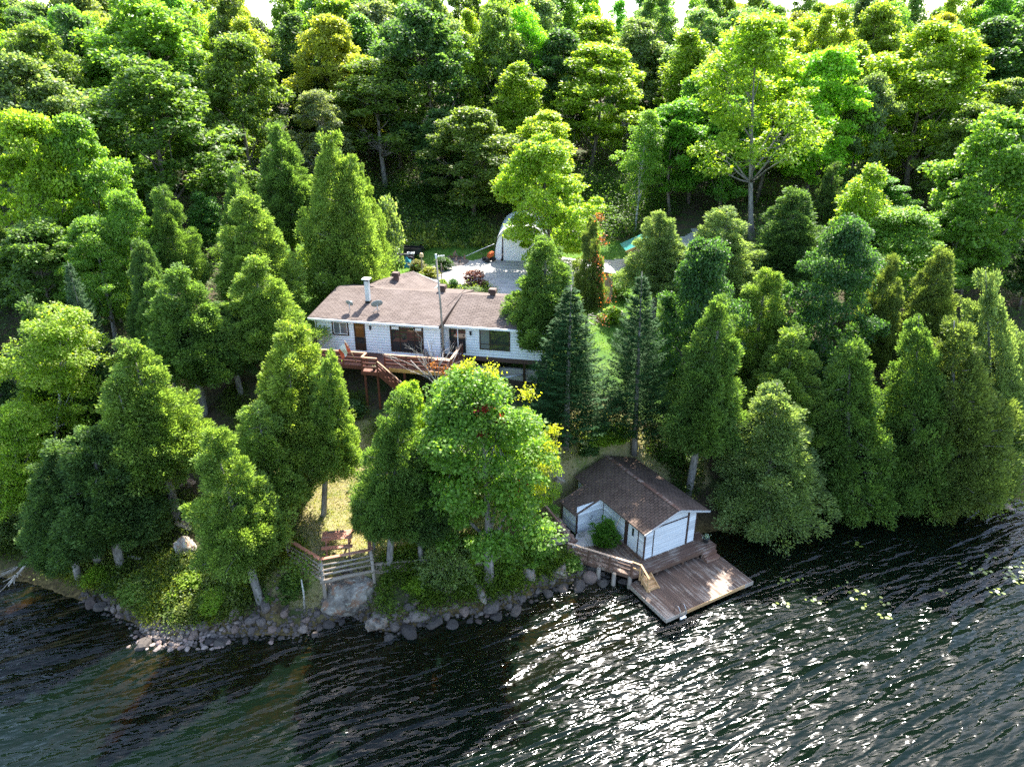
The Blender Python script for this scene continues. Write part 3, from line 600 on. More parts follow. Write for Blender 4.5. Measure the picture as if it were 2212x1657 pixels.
HERO = [
 # kind, tip, Y, width, colour, label, group, trunk foot, variant
 ('cedar',(180,897),None,225,'cedd','dark cedar with a tall bare trunk beside the pale fallen log at left',CED,(264,1231)),
 ('cedar',(120,935),None,190,'cedd','shadowy cedar whose trunk leans just left of the pale fallen log',CED,(219,1234)),
 ('cedar',(85,985),None,170,'cedd','lowest dark cedar leaning over the left shore rocks',CED,(173,1256)),
 ('cedar',(272,707),None,215,'cedl','tall cedar in front of the dark lawn gap, its trunk foot above the lichened boulder',CED,(386,1123)),
 ('cedar',(445,897),None,190,'cedl','light green narrow cedar leaning left over the cobble beach',CED,(563,1301)),
 ('cedar',(551,852),None,180,'cedl','rounded light cedar just left of the picnic lawn',CED,(603,1168)),
 ('cedar',(623,668),None,205,'cedy','tall sunlit cedar before the left end of the cottage deck',CED,(662,1075)),
 ('cedar',(717,739),None,140,'cedl','cedar standing directly behind the picnic table on a thick stump-like foot',CED,(699,1112)),
 ('cedar',(868,812),None,165,'ced','cedar beside the big bright maple with its trunk in front of the log wall',CED,(840,1250)),
 ('cedar',(905,930),None,140,'cedd','dark cedar below the big bright maple, its trunk paired with another',CED,(910,1233)),
 ('cedar',(803,1000),None,95,'ced','short cedar with a leaning trunk just right of the picnic fence',CED,(808,1187)),
 ('near',(1010,778),None,310,'bright','big bright green maple with red leaf clusters in front of the cottage deck',BR,(1056,1270),0),
 ('near',(1128,880),None,120,'lime','yellow-green maple at the right side of the big bright maple',BR,(1130,1170),1),
 ('near',(885,815),None,95,'lime','yellow-tipped young maple under the deck stairs',BR,(900,1090),2),
 ('bushcedar',(962,1140),None,100,'cedp','feathery pale green young hemlock below the log wall',CED,(965,1262)),
 ('lowcedar',(15,985),None,150,'cedp','pale dry-tipped cedar at the far left edge above the fallen branches',CED,(-8,1165)),
 ('cedar',(-5,870),41,190,'cedl','cedar cut by the left edge behind the pale yellow maple',CED),
 ('near',(1000,830),36.5,200,'bright','second bright crown behind the big bright maple',BR),
 ('spruce',(1228,615),None,225,'spr','dark blue-green spruce on a pale trunk above the boathouse lawn',CED,(1222,965),0),
 ('spruce',(1387,585),None,185,'spr','slender dark spruce right behind the boathouse roof',CED,(1369,990),1),
 ('cedar',(1180,490),46.6,185,'ced','large cedar hiding the right end of the cottage',CED),
 ('cedar',(1278,450),52,72,'cedo','thin cedar with rusty dead twigs in front of the curved white shed roof',CED),
 ('cedar',(1570,612),None,160,'ced','tall cedar on a leaning bare trunk right of the boathouse roof',CED,(1488,1062)),
 ('near',(1530,505),46,150,'teal','blue-green broadleaf tree edged with yellow leaves left of the tall leaning cedar',BR),
 ('lowcedar',(1681,802),None,215,'cedp','pale front cedar foliated to the water beside the boathouse',CED,(1655,1120)),
 ('cedar',(1722,693),44,165,'cedl','cedar between the pale front cedar and the dark yellow-flecked tree',CED),
 ('lowcedar',(1838,703),None,185,'ced','dark green cedar with gaps in its middle overhanging the water',CED,(1828,1085)),
 ('lowcedar',(1987,647),None,165,'ced','left of the two huge merging cedars on the right shore',CED,(1965,1085)),
 ('lowcedar',(2062,657),None,205,'cedo','right of the two huge merging cedars, olive green at the tip',CED,(2055,1095)),
 ('lowcedar',(2128,545),None,140,'cedp','tall greyish cedar with bare side twigs behind the huge shore cedars',CED,(2150,1030)),
 ('cedar',(1930,530),50,88,'cedo','narrow olive cedar column on the right slope',CED),
 ('cedar',(2047,515),50,125,'cedo','olive cedar with a blunt tip near the right edge',CED),
 ('near',(1840,462),48,165,'teal','dark glossy broadleaf tree flecked with yellow among the right cedars',BR),
 ('cedar',(1661,558),48,145,'cedl','bright cedar behind the tall leaning cedar',CED),
 ('cedar',(1575,430),56,160,'cedp','pale cedar at the foot of the forked maple',CED),
 ('cedar',(1431,440),57,140,'cedp','pale cedar hiding the green roofed shed',CED),
 ('cedar',(1726,390),58,170,'cedd','dark cedar behind the yellow-flecked tree on the right slope',CED),
 ('lowcedar',(2205,690),45,130,'cedp','cedar cut by the right edge above the bare shore',CED),
 ('slim',(1889,346),60,85,'lime','small bright maple alone before the shaded wood at right',BR),
 ('near',(1960,440),57,190,'bright','broad sunlit maple thicket on the right slope',BR),
 ('near',(2090,425),59,130,'bright','light maple left of the big pale tree at the right edge',BR),
 ('maple',(2178,232),61,185,'bright','big pale sunlit maple on the right edge',BR),
 ('farcedar',(2093,318),63,100,'cedd','dark cedar behind the big pale maple at the right edge',CED),
 ('maple',(2040,40),85,240,'yel','golden-yellow maple rising above the right side of the wood',WOOD),
 ('maple',(1889,152),80,112,'grey','silvery green crown left of the golden maple',WOOD),
 ('maple',(2130,212),75,150,'olive','olive crown below the golden maple',WOOD),
 ('open',(1635,21),None,235,'lime','tall forked maple with pale trunk and spreading limbs right of the clearing',BR,(1622,519)),
 ('maple',(1860,85),95,115,'yel','yellow-green crown between the forked maple and the golden maple',WOOD),
 ('slim',(1495,55),96,110,'yel','pale yellow slender crown left of the forked maple',WOOD),
 ('maple',(2180,30),103,180,'dark','dark crown in the top right corner of the wood',WOOD),
 ('maple',(2195,165),82,130,'grey','grey-green crown above the big pale maple at the right edge',WOOD),
 ('maple',(1304,85),None,195,'yel','yellow-topped maple on two straight trunks above the garage',WOOD,(1275,372)),
 ('birch',(1403,233),None,98,'bright','slender birch with white trunk at the right end of the driveway',BR,(1371,502)),
 ('slim',(1120,130),90,100,'yel','slender yellow crown above the brilliant maple',WOOD),
 ('maple',(1215,55),100,150,'dark','dark round crown on the skyline above the brilliant maple',WOOD),
 ('maple',(1075,62),106,130,'dark','dark grey-green crown on the skyline in the middle of the wood',WOOD),
 ('maple',(1290,30),116,130,'yel','light yellow skyline crown above the two-trunked maple',WOOD),
 ('maple',(1385,35),106,150,'grey','silvery crown on the skyline right of the two-trunked maple',WOOD),
 ('slim',(1000,62),95,90,'yel','thin yellowish crown right of the darkest skyline crown',WOOD),
 ('maple',(908,0),90,200,'dark','darkest big crown breaking the skyline left of centre',WOOD),
 ('maple',(845,35),97,130,'dark','smaller dark crown left of the darkest skyline crown',WOOD),
 ('slim',(950,230),84,110,'dark','slim dark tree in the shade below the darkest skyline crown',WOOD),
 ('open',(816,120),None,255,'olive','spreading olive maple on three dark trunks behind the cottage roof',BR,(835,414),1),
 ('maple',(706,28),93,170,'orange','orange-tinged maple crown on the upper left of the wood',WOOD),
 ('maple',(500,60),82,185,'olive','deep green maple crown between the big bright crown and the orange one',WOOD),
 ('maple',(300,-15),86,250,'bright','big bright crown touching the top edge at left',WOOD),
 ('maple',(60,45),78,170,'olive','dull olive crown near the top left corner',WOOD),
 ('maple',(150,10),88,130,'dark','dark grey crown beside the dull olive one at top left',WOOD),
 ('maple',(20,108),66,230,'grey','soft grey-green crown on the left edge',WOOD),
 ('maple',(145,240),57,160,'bright','tall bright maple left of the dark round maple',BR),
 ('maple',(45,225),56,165,'lime','yellow-green maple at the left edge under the grey-green crown',BR),
 ('maple',(304,117),70,285,'mid','huge round dark green maple at left with glossy top leaves',BR,None,1),
 ('near',(261,400),52,120,'bright','light young maple in front of the huge round maple',BR),
 ('near',(184,462),50,150,'bright','light maple lower left of the huge round maple',BR),
 ('maple',(60,470),51,190,'mid','green maple filling the left edge halfway up',BR),
 ('farcedar',(50,620),44,120,'cedd','dark cedar between the birch and the left edge',CED),
 ('spruce',(145,562),46,105,'spl','pale blue-green small spruce above the yellow birch',CED),
 ('spruce',(198,742),None,120,'spr','dark steep spruce right of the yellow birch',CED,(235,965)),
 ('birch',(130,652),None,205,'yel','yellow-leaved birch with white trunk and limbs at left',BR,(113,1010)),
 ('near',(30,872),None,175,'lime','pale yellow maple on a slanting grey trunk at the left edge',BR,(62,1145)),
 ('cedar',(346,381),53,115,'ced','pointed cedar in front of the lower right of the huge round maple',CED),
 ('cedar',(502,346),57,105,'ced','farther cedar tip behind the broad cedar left of the cottage',CED),
 ('cedar',(530,396),52,170,'cedl','broad cedar left of the cottage with a rounded tip',CED),
 ('cedar',(544,534),46,180,'cedl','full cedar before the broad one, just left of the cottage gable',CED),
 ('cedar',(389,555),None,190,'ced','cedar whose trunk foot shows in the dark lawn gap',CED,(441,898)),
 ('cedar',(470,640),None,140,'cedd','dark cedar behind the dark lawn gap beside the deck end',CED,(520,850)),
 ('cedar',(597,244),61,140,'ced','tall cedar left of the bright cedar behind the cottage',CED),
 ('lowcedar',(710,251),57,180,'cedl','tallest bright cedar standing at the rear left corner of the cottage',CED),
 ('lowcedar',(775,330),61,110,'cedl','shorter bright cedar merging with the tallest one by the rear lawn',CED),
 ('cedar',(300,500),47,120,'cedd','dark narrow cedar beside the light maples at left',CED),
 ('cedar',(330,590),45,120,'ced','cedar between the pointed one and the dark lawn gap',CED),
 ('shrub',(835,425),64,70,'grey','silvery bush at the foot of the tallest bright cedar',BR),
]
for h in HERO:
    h = list(h) + [None]*(9-len(h)); tree(h[0], h[1], h[2], h[3], G[h[4]], h[5], h[6], h[7], h[8])
_q = at_y(1161, 279, 67.6); plant('lime', 3.7, 67.6, _q.z, 10.2, G['lime'], 'brilliant yellow-green maple beside the white garage', BR, _q.x, 0)
def leaf_patch(name, c, r, n, size, color, parent, mat='broad_leaf'):
    P = RG.normal(0, 1, (n,3))*np.array(r)*.5 + np.array(c); D = nz(RG.normal(0,1,(n,3))); N = nz(RG.normal(0,.6,(n,3))+np.array([0,0,.8])); L = size*RG.uniform(.6,1.4,n)
    o = link(name, quadmesh(name, leafquads(P, D, N, L, L*.7), M[mat]), parent); o.color = (*color,1); return o
byl = {o['label']: o for o in COL.objects if o.type == 'EMPTY' and o.get('label')}
mp = byl['big bright green maple with red leaf clusters in front of the cottage deck']
for x, y, Y, r in ((1043,880,31.2,.42),(1085,905,31.2,.2),(1035,935,31.2,.22),(873,1062,32.2,.3),(1108,1058,30.9,.42),(1130,1040,31,.3)):
    p = at_y(x, y, Y) - mp.location; o = leaf_patch('red_leaves', p, (r,r,r*.8), 130, .15, (.3,.035,.04), mp)
for x, y, Y, r in ((1190,965,31.5,.5),(1175,1010,31.3,.5),(1165,1055,31.2,.4),(1140,850,32.5,.5),(1010,790,32.6,.4),(1195,930,32,.4),(1060,800,32.4,.5)):
    p = at_y(x, y, Y) - mp.location; leaf_patch('yellow_leaves', p, (r,r,r*.8), 200, .13, (.34,.36,.03), mp)
th = byl['thin cedar with rusty dead twigs in front of the curved white shed roof']
for x, y, r in ((1296,470,.4),(1300,520,.5),(1290,560,.5),(1302,600,.6),(1310,650,.8),(1298,690,.6)):
    p = at_y(x, y, 51) - th.location; leaf_patch('dead_leaves', p, (r,r,r), 70, .14, (.22,.07,.035), th)
# the wood behind: rows of trees up the hill, each standing where there is room
FILL = [('dark','dark green'),('lime','light green'),('bright','bright green'),('mid','mid green'),('olive','olive green'),('bright','bright green'),('yel','yellow-green'),('grey','grey-green')]
def free(x, y, w, k=.3): return all((x-a)**2+(y-b_)**2 > (k*(w+c_))**2 for a, b_, c_ in TREES)
CLEAR = [(-21,33),(15,33),(17,56),(23,78),(14,80),(-16,78),(-22,70),(-21,52)]
nf = 0; USED = set()
ANCH = {'the golden maple':(2040,60),'the tall forked maple':(1640,150),'the silvery crown':(1889,170),'the brilliant maple beside the garage':(1161,330),'the slender white-trunked birch':(1403,260),'the two-trunked yellow-topped maple':(1304,110),
 'the darkest skyline crown':(908,30),'the orange-tinged crown':(706,50),'the spreading olive maple':(816,150),'the huge round dark maple':(350,180),'the bright top-edge crown':(300,20),'the olive top-left crown':(60,60),'the grey-green crown on the left edge':(40,130),
 'the tall bright cedar behind the cottage':(710,270),'the deep green upper maple':(500,80),'the dark skyline crown':(1215,70),'the silvery skyline crown':(1385,55),'the big pale maple at the right edge':(2178,260),'the dark top right corner crown':(2180,45),
 'the small bright maple on the right slope':(1889,380),'the pale cedar by the green shed':(1431,460),'the pale cedar under the forked maple':(1575,450),'the narrow olive cedar column':(1930,550),'the sunlit thicket on the right slope':(1970,460),'the yellow birch at left':(130,680),'the light young maple at left':(261,420),'the pointed cedar at left':(346,400),'the green maple on the left edge':(60,490),'the yellow-flecked dark tree':(1840,480),'the greyish shore cedar':(2128,560),'the dark cedar on the right slope':(1726,410)}
for Y, sp_ in ((45,4.5),(49,4.5),(53,5),(57,5),(62,5.5),(67,5.5),(72,5.5),(77,4.8),(81,4.8),(85,4.8),(90,5),(95,5.2),(100,5.2),(106,5.4),(113,5.6),(120,6),(129,6.3)):
    X = -Y*.8
    while X < Y*.8:
        x, y = X + rt.uniform(-2,2), Y + rt.uniform(-3,3); X += sp_; wd = rt.uniform(7.5, 11) if Y > 70 else rt.uniform(4.5, 7)
        if inpoly(np.array([x]), np.array([y]), CLEAR)[0] or not free(x, y, wd, .3 if Y < 76 else .23) or shore_d(x, y) < 4.5: continue
        hh = rt.uniform(16, 22) if Y > 92 else rt.uniform(12, 17.5) if Y > 75 else rt.uniform(6, 10)
        hh = min(hh, 99 if not (-9 < x < 9) else max(5, 10.5 + 1.28*(y-69) - gz(x,y)))
        top = min(gz(x,y)+hh, 28 + y*(rt.uniform(.04,.07) if Y < 90 else rt.uniform(.06,.085) if Y < 104 else rt.uniform(.084,.105)))
        ck, cl = rt.choice(FILL if Y > 75 else FILL[:4]); kind = rt.choice(['maple','maple','maple','slim','open'] if Y > 75 else ['near','slim','farcedar','farcedar'])
        if kind == 'slim': wd *= .65
        if kind == 'farcedar': wd *= .6; ck, cl = 'cedd', 'dark'
        j = [v*rt.uniform(.9,1.3) for v in G[ck]]
        nm = {'maple':'round-crowned','slim':'slender','open':'spreading','farcedar':'cedar','near':'bushy'}[kind]
        vx, vy = to_view((x, y, top-1.5))
        if Y > 60 and any(y < hy-.5 and abs(vx-hx) < .5*hw and hv-25 < vy < hv+.95*hw for hx, hv, hw, hy in HV): continue
        an, (ax, ay) = min(ANCH.items(), key=lambda q: math.hypot(q[1][0]-vx, (q[1][1]-vy)*1.3)); ddx, ddy = vx-ax, vy-ay
        rel = ('above' if ddy < 0 else 'below') if abs(ddx) < 32 else ('left of' if ddx < 0 else 'right of') if abs(ddy) < 28 else ('up and ' if ddy < 0 else 'down and ')+('left of' if ddx < 0 else 'right of')
        lab = '%s %s tree %s %s' % (cl, nm, rel, an)
        if lab in USED:
            for ex in ('smaller','taller','narrower','broader','farther','fuller'):
                if ex+' '+lab not in USED and len(lab.split()) < 16: lab = ex+' '+lab; break
        USED.add(lab)
        plant(kind, x, y, top, wd, j, lab, 'trees of the wooded hill'); nf += 1
print('filler trees', nf)

# ================================================================== COTTAGE
HO, HT = Vector((-4.95, 46.05, 9.6)), math.radians(-11.5)
HM = Matrix.Translation(HO) @ Matrix.Rotation(HT, 4, 'Z')
house = empty('cottage', HO, HT, 'white clapboard cottage with a brown shingle roof above the red deck', 'house')
def sub(o, parent): o.parent = parent; return o
def lap(b, p, q, z0, z1, n, step=.2, off=.03):       # lapped boards from p to q, n = outward normal
    p, q, n = Vector((*p, 0)), Vector((*q, 0)), Vector((*n, 0)); z = z0
    while z < z1 - 1e-4:
        t_ = min(z+step, z1); a, c = n*(off+.004), n*.004
        Z = lambda v, k: v + Vector((0,0,k))
        b.add([Z(p+a,z), Z(q+a,z), Z(q+c,t_), Z(p+c,t_), Z(p,z), Z(q,z)], [(0,1,2,3), (4,5,1,0)]); z = t_
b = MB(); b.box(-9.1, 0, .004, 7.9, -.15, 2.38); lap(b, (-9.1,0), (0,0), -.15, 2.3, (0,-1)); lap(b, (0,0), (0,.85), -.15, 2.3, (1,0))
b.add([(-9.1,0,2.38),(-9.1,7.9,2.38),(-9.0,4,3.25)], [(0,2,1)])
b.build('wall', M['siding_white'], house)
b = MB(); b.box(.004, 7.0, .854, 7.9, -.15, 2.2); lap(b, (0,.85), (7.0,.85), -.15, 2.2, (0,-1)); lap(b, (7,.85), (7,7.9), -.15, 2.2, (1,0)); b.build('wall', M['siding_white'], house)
def roof_slab(name, poly, th, m, parent): b = MB(); b.prism(poly, (0,0,th)); return b.build(name, M[m], parent)
rf = roof_slab('roof', [(-9.5,-.4,2.33),(.08,-.4,2.33),(.5,4,3.36),(-9.1,4,3.36)], .13, 'shingle_house', house)
roof_slab('roof_slope', [(-9.1,4.002,3.36),(.5,4.002,3.36),(.3,8.4,2.33),(-9.3,8.4,2.33)], .13, 'shingle_house', rf)
rr = roof_slab('roof', [(.09,.45,2.17),(7.5,.45,2.17),(7.7,4,3.33),(.5,4,3.33)], .12, 'shingle_house', house)
roof_slab('roof_slope', [(.5,4.002,3.33),(7.7,4.002,3.33),(7.6,8.4,2.17),(.3,8.4,2.17)], .12, 'shingle_house', rr)
wr = roof_slab('roof', [(-6.9,4.7,3.3),(-2.7,4.7,2.5),(-2.85,9.4,2.45),(-5.0,9.2,3.36)], .11, 'shingle_house', house)
roof_slab('roof_slope', [(-6.9,4.702,3.3),(-5.0,9.202,3.36),(-7.6,10.2,2.45),(-9.3,6.0,2.45)], .11, 'shingle_house', wr)
b = MB(); b.box(-8.6, -3.1, 6.5, 9.0, -.2, 2.3); b.build('rear_wall', M['pink_wall'], house)
b = MB(); b.beam((-2.72,4.75,2.42), (-2.85,9.35,2.37), .04, .16); b.beam((-2.85,9.42,2.37),(-5,9.22,3.26), .04,.16); b.build('fascia', M['metal_white'], house)
b = MB(); b.beam((.1,-.4,2.22),(.52,4,3.25),.05,.2); b.build('rake_board', M['frame_brown'], house); b = MB(); b.beam((-9.52,-.4,2.23),(-9.12,4,3.25),.05,.2); b.build('rake_board', M['frame_brown'], house)
b = MB(); b.beam((-9.5,-.46,2.25),(.06,-.46,2.25),.12,.13); b.beam((.2,.39,2.09),(7.5,.39,2.09),.12,.13)
b.build('gutter', M['gutter_white'], house)
b = MB(); b.beam((-9.5,-.4,2.335),(.06,-.4,2.335),.03,.035); b.build('drip_edge', M['frame_brown'], house)
b = MB(); b.tube([(-9.3,-.42,2.2),(-9.16,-.12,1.95),(-9.16,-.07,-.1)], .045, 8); b.build('downspout', M['gutter_white'], house)
def window(name, x0, x1, z0, z1, y, fm='frame_brown', gm='glass', mull=(), bars=(), inner=None, fw=.1, blinds=None):
    b = MB(); b.box(x0, x1, y-.06, y-.02, z0, z0+fw); b.box(x0, x1, y-.06, y-.02, z1-fw, z1); b.box(x0, x0+fw, y-.06, y-.02, z0+fw, z1-fw); b.box(x1-fw, x1, y-.06, y-.02, z0+fw, z1-fw)
    for m_ in mull: b.box(x0+(x1-x0)*m_-.035, x0+(x1-x0)*m_+.035, y-.055, y-.02, z0+fw, z1-fw)
    for h in bars: b.box(x0+fw, x1-fw, y-.052, y-.02, h-.025, h+.025)
    o = b.build(name, M[fm], house)
    ed = [0] + list(mull) + [1]
    for i in range(len(ed)-1):
        a, c = x0+(x1-x0)*ed[i] + (fw if i == 0 else .035), x0+(x1-x0)*ed[i+1] - (fw if i == len(ed)-2 else .035)
        b = MB(); b.box(a, c, y-.035, y-.016, z0+fw, z1-fw); b.build('pane', M[gm if not isinstance(gm, (list,tuple)) else gm[i]], o)
        if blinds and blinds[i]: b = MB(); b.box(a+.02, c-.02, y-.04, y-.036, z1-fw-blinds[i], z1-fw); b.build('blind', M['metal_white'], o)
    if inner:
        b = MB(); f2 = fw+.045
        b.box(x0+fw, x1-fw, y-.05, y-.03, z0+fw, z0+f2); b.box(x0+fw, x1-fw, y-.05, y-.03, z1-f2, z1-fw); b.box(x0+fw, x0+f2, y-.05, y-.03, z0+f2, z1-f2); b.box(x1-f2, x1-fw, y-.05, y-.03, z0+f2, z1-f2)
        mx = (x0+x1)/2-.02; b.box(mx-.03, mx+.03, y-.05, y-.03, z0+f2, z1-f2); b.build('sash', M['gutter_white'], o)
    return o
window('window', -7.95, -6.7, 1.0, 2.08, 0, gm='glass_curtain', inner=True)
dw = window('door', -6.3, -5.48, -.02, 2.06, 0, gm=['glass_warm'], bars=(.95,.5), fw=.09)
b = MB(); b.box(-6.2, -5.58, -.045, -.036, .07, .48); b.build('kick_panel', M['frame_brown'], dw)
b = MB(); b.box(-6.2, -5.58, -.043, -.036, .52, .93); b.build('lower_screen', M['glass'], dw)
b = MB(); b.tube([(-5.56,-.1,.98),(-5.56,-.06,.98)], .03, 8); b.build('handle', M['steel'], dw)
window('picture_window', -3.62, -1.2, .1, 2.07, 0, gm=['glass','glass','glass'], mull=(.29,.74), fw=.11, blinds=(.22,.03,.2))
window('sliding_door', .34, 1.66, -.06, 1.84, .85, 'gutter_white', ['glass','glass'], mull=(.52,), fw=.06)
window('window', 2.58, 4.75, .38, 1.95, .85, gm=['glass_curtain','glass'], mull=(.34,), bars=(.8,), fw=.08)
window('window', 5.4, 6.4, .7, 1.8, .85, gm='glass')
b = MB(); b.box(.02, .06, .2, .7, .5, 1.8); sw = b.build('side_window', M['frame_brown'], house); b = MB(); b.box(.062, .07, .27, .63, .57, 1.73); b.build('pane', M['glass'], sw)
for x, y, z in ((-5.05,-.1,1.75), (1.96,.75,1.55)):
    b = MB(); b.lathe([(0,.2),(.03,.14),(.09,.09),(.075,.08),(.06,-.12),(.02,-.17),(0,-.2)], (x,y,z), 8); b.box(x-.03, x+.03, y, y+.09, z-.06, z+.06); b.build('wall_lamp', M['black'], house)
b = MB(); b.box(0, 7.0, .80, .86, -.46, -.152); b.box(-9.1, -.02, .05, .1, -.5, -.152); b.build('skirting', M['skirt_brown'], house)
b = MB(); b.box(-9.0, 6.98, .9, 7.8, -.52, -.16); b.build('floor_frame', M['skirt_brown'], house)
b = MB(); b.box(2.0, 6.6, 1.25, 1.5, -3.2, -1.1); b.box(-8.9, 2.0, 1.6, 1.85, -3.2, -.5); b.build('foundation', M['block'], house)
for x in (3.86, 5.75, .3): b = MB(); b.beam((x,.92,-3.0),(x,.92,-.44), .16, .16, (0,1,0)); b.build('post', M['frame_brown'], house)
b = MB(); b.box(-6.1,-5.8,1.92,2.22,2.8,4.45); ch = b.build('chimney', M['galv'], house)
b = MB(); b.box(-6.13,-5.77,1.89,2.25,2.78,3.02); b.box(-6.06,-5.84,1.96,2.18,4.45,4.58); b.build('collar', M['black'], ch)
b = MB(); b.prism([(-6.22,1.8,4.66),(-5.68,1.8,4.66),(-5.68,2.34,4.66),(-6.22,2.34,4.66)], (0,0,.07)); b.build('cap', M['metal_white'], ch)
for x, y, z in ((-5.6,7.0,3.2), (-1.05,4.35,3.2), (2.75,4.3,3.15)):
    b = MB(); b.box(x-.17, x+.17, y-.17, y+.17, z-.1, z+.3)
    for k in range(4): b.box(x-.27, x+.27, y-.27, y+.27, z+.3+k*.07, z+.34+k*.07)
    b.box(x-.2, x+.2, y-.2, y+.2, z+.3, z+.56); b.box(x-.24, x+.24, y-.24, y+.24, z+.57, z+.61); b.build('roof_vent', M['skirt_brown'], house)
def hw(x, y, z): return HM @ Vector((x, y, z))

# deck in front of the cottage
dk = empty('wooden_deck', HO, HT, 'red-brown raised wooden deck with railings along the front of the cottage', 'deck')
b = MB(); x = -9.7
while x < 1.42:
    b.box(x, x+.135, -2.42, (.0 if x < -.02 else .82)-.01, -.19, -.15); x += .142
b.build('deck_boards', M['deck_red_y'], dk)
b = MB(); x = -4.55
while x < -3.42: b.box(x, x+.13, -3.25, -2.46, -.19, -.15); x += .14
b.build('landing', M['deck_red_y'], dk)
b = MB(); b.box(-9.7,-2.95,-2.47,-2.43,-.42,-.155); b.box(-4.58,-3.4,-3.3,-3.255,-.42,-.155); b.box(-4.6,-4.56,-3.25,-2.475,-.42,-.155); b.build('fascia', M['rail_red'], dk)
b = MB(); b.box(-2.945,1.43,-2.47,-2.43,-.42,-.155); b.box(1.432,1.47,-2.43,.8,-.42,-.155); b.build('new_fascia', M['yellow_wood'], dk)
b = MB(); b.box(-9.6,1.38,-2.3,-2.2,-.45,-.2); b.box(-9.6,1.38,-.9,-.8,-.45,-.2); b.build('beam', M['rail_red'], dk)
def railing(parent, pts, z, h, rails, mr, mt, post=.1, capw=.14, name='railing', span=1.7):
    b = MB(); cap = MB()
    for i in range(len(pts)-1):
        a, c = Vector((*pts[i][:2], pts[i][2] if len(pts[i]) > 2 else z)), Vector((*pts[i+1][:2], pts[i+1][2] if len(pts[i+1]) > 2 else z)); n = max(1, round((c-a).length/span)); 
        for k in range(n+1):
            if k == 0 and i > 0: continue
            p = a.lerp(c, k/n); b.box(p.x-post/2, p.x+post/2, p.y-post/2, p.y+post/2, p.z-.2, p.z+h-.02)
        for r_ in rails: b.beam(a+Vector((0,0,r_)), c+Vector((0,0,r_)), .04, .13)
        cap.beam(a+Vector((0,0,h)), c+Vector((0,0,h)), capw, .04)
    o = b.build(name, M[mr], parent); cap.build('top_rail', M[mt], o); return o
railing(dk, [(-9.7,-.2),(-9.7,-2.4),(-4.5,-2.4),(-4.5,-3.2),(-3.45,-3.2)], -.15, .95, (.25,.52,.78), 'rail_red', 'rail_top')
railing(dk, [(-3.2,-2.4),(1.4,-2.4),(1.4,.55)], -.15, .95, (.25,.52,.78), 'rail_red', 'rail_top')
st = MB(); tr = MB()
for yy in (-3.22,-2.5): st.beam((-3.42,yy,-.25),(-1.1,yy,-2.25),.05,.28)
for k in range(9): tr.box(-3.4+k*.25,-3.14+k*.25,-3.19,-2.53,-.42-k*.215,-.38-k*.215)
stt = st.build('stairs', M['rail_red'], dk); tr.build('treads', M['deck_red_y'], stt)
railing(dk, [(-3.42,-3.22,-.25),(-1.15,-3.22,-2.2)], 0, .85, (.3,.55), 'rail_red', 'rail_top', .08, .12, 'stair_railing', 1.2)
for x, y in ((-4.4,-3.1),(-3.5,-3.1),(1.38,-2.35),(-1.9,-2.3),(-6.5,-2.3),(-9.5,-2.3),(-8,-2.3)):
    g_ = hw(x, y, 0); h_ = gz(g_.x, g_.y)-9.6
    b = MB(); b.box(x-.06,x+.06,y-.06,y+.06,h_-.1,-.2); b.build('post', M['rail_red'], dk)
# things on the deck
def plastic_chair(x, y, rz):
    p = hw(x, y, -.15); o = empty('garden_chair', p, rz, 'brown plastic garden armchair on the deck beside the antenna pole', 'chair')
    b = MB(); b.box(-.22,.22,-.22,.2,.38,.42); b.build('seat', M['brown_plastic'], o)
    b = MB()
    for k in range(6): a = (k-2.5)*.075; b.beam((a,.2,.42),(a*1.15,.34,.88-abs(a)*.35),.035,.02)
    b.tube([(-.23,.2,.42),(-.26,.32,.72),(-.16,.36,.9),(0,.37,.94),(.16,.36,.9),(.26,.32,.72),(.23,.2,.42)], .022, 6); b.beam((-.22,.27,.62),(.22,.27,.62),.02,.04); b.build('backrest', M['brown_plastic'], o)
    for s in (-1,1):
        b = MB(); b.tube([(s*.26,.3,.66),(s*.28,.05,.66),(s*.27,-.2,.62),(s*.25,-.24,.42),(s*.27,-.27,0)], .024, 6); b.build('arm', M['brown_plastic'], o)
        b = MB(); b.tube([(s*.21,.2,.4),(s*.25,.27,0)], .024, 6); b.build('leg', M['brown_plastic'], o)
    return o
plastic_chair(-.55, -.95, HT + math.radians(75))
p = hw(.55,-1.6,-.15); tb = empty('garden_table', p, HT, 'low oval table with a pale top on the deck by the corner post', 'table')
b = MB(); b.lathe([(0,.5),(.5,.5),(.5,.53),(0,.53)], n=20, smooth=False); o = b.build('table_top', M['table_top_light'], tb); o.scale = (1.2,.75,1)
for sx in (-1,1):
    for sy in (-1,1): b = MB(); b.tube([(sx*.35,sy*.2,0),(sx*.3,sy*.17,.5)], .02, 6); b.build('leg', M['brown_plastic'], tb)
b = MB(); b.lathe([(0,0),(.05,0),(.05,.12),(.02,.17),(.015,.22),(0,.22)], tuple(hw(.25,-1.6,.385)), 10); tag(b.build('bottle', M['red_cloth']), 'red bottle standing on the oval deck table', 'bottle')
b = MB(); b.lathe([(0,0),(.06,0),(.06,.06),(.04,.1),(0,.1)], tuple(hw(.8,-1.5,.385)), 10); tag(b.build('lantern', M['black']), 'small black lantern on the oval deck table', 'lantern')
def pot_plant(loc, r, h, potm, leafm, col, label, cat='plant pot', n=90, pr=None, lsz=.08):
    o = empty('potted_plant', loc, 0, label, cat)
    b = MB(); b.lathe([(0,0),(r*.72,0),(r,h),(r*1.08,h),(r*1.08,h+.02),(r*.9,h+.02),(r*.85,h-.03),(0,h-.03)], n=14); b.build('pot', M[potm], o)
    leaf_patch('foliage', (0,0,h+.12), (pr or r*.9,)*2+(r*.8,), n, lsz, col, o, leafm); return o
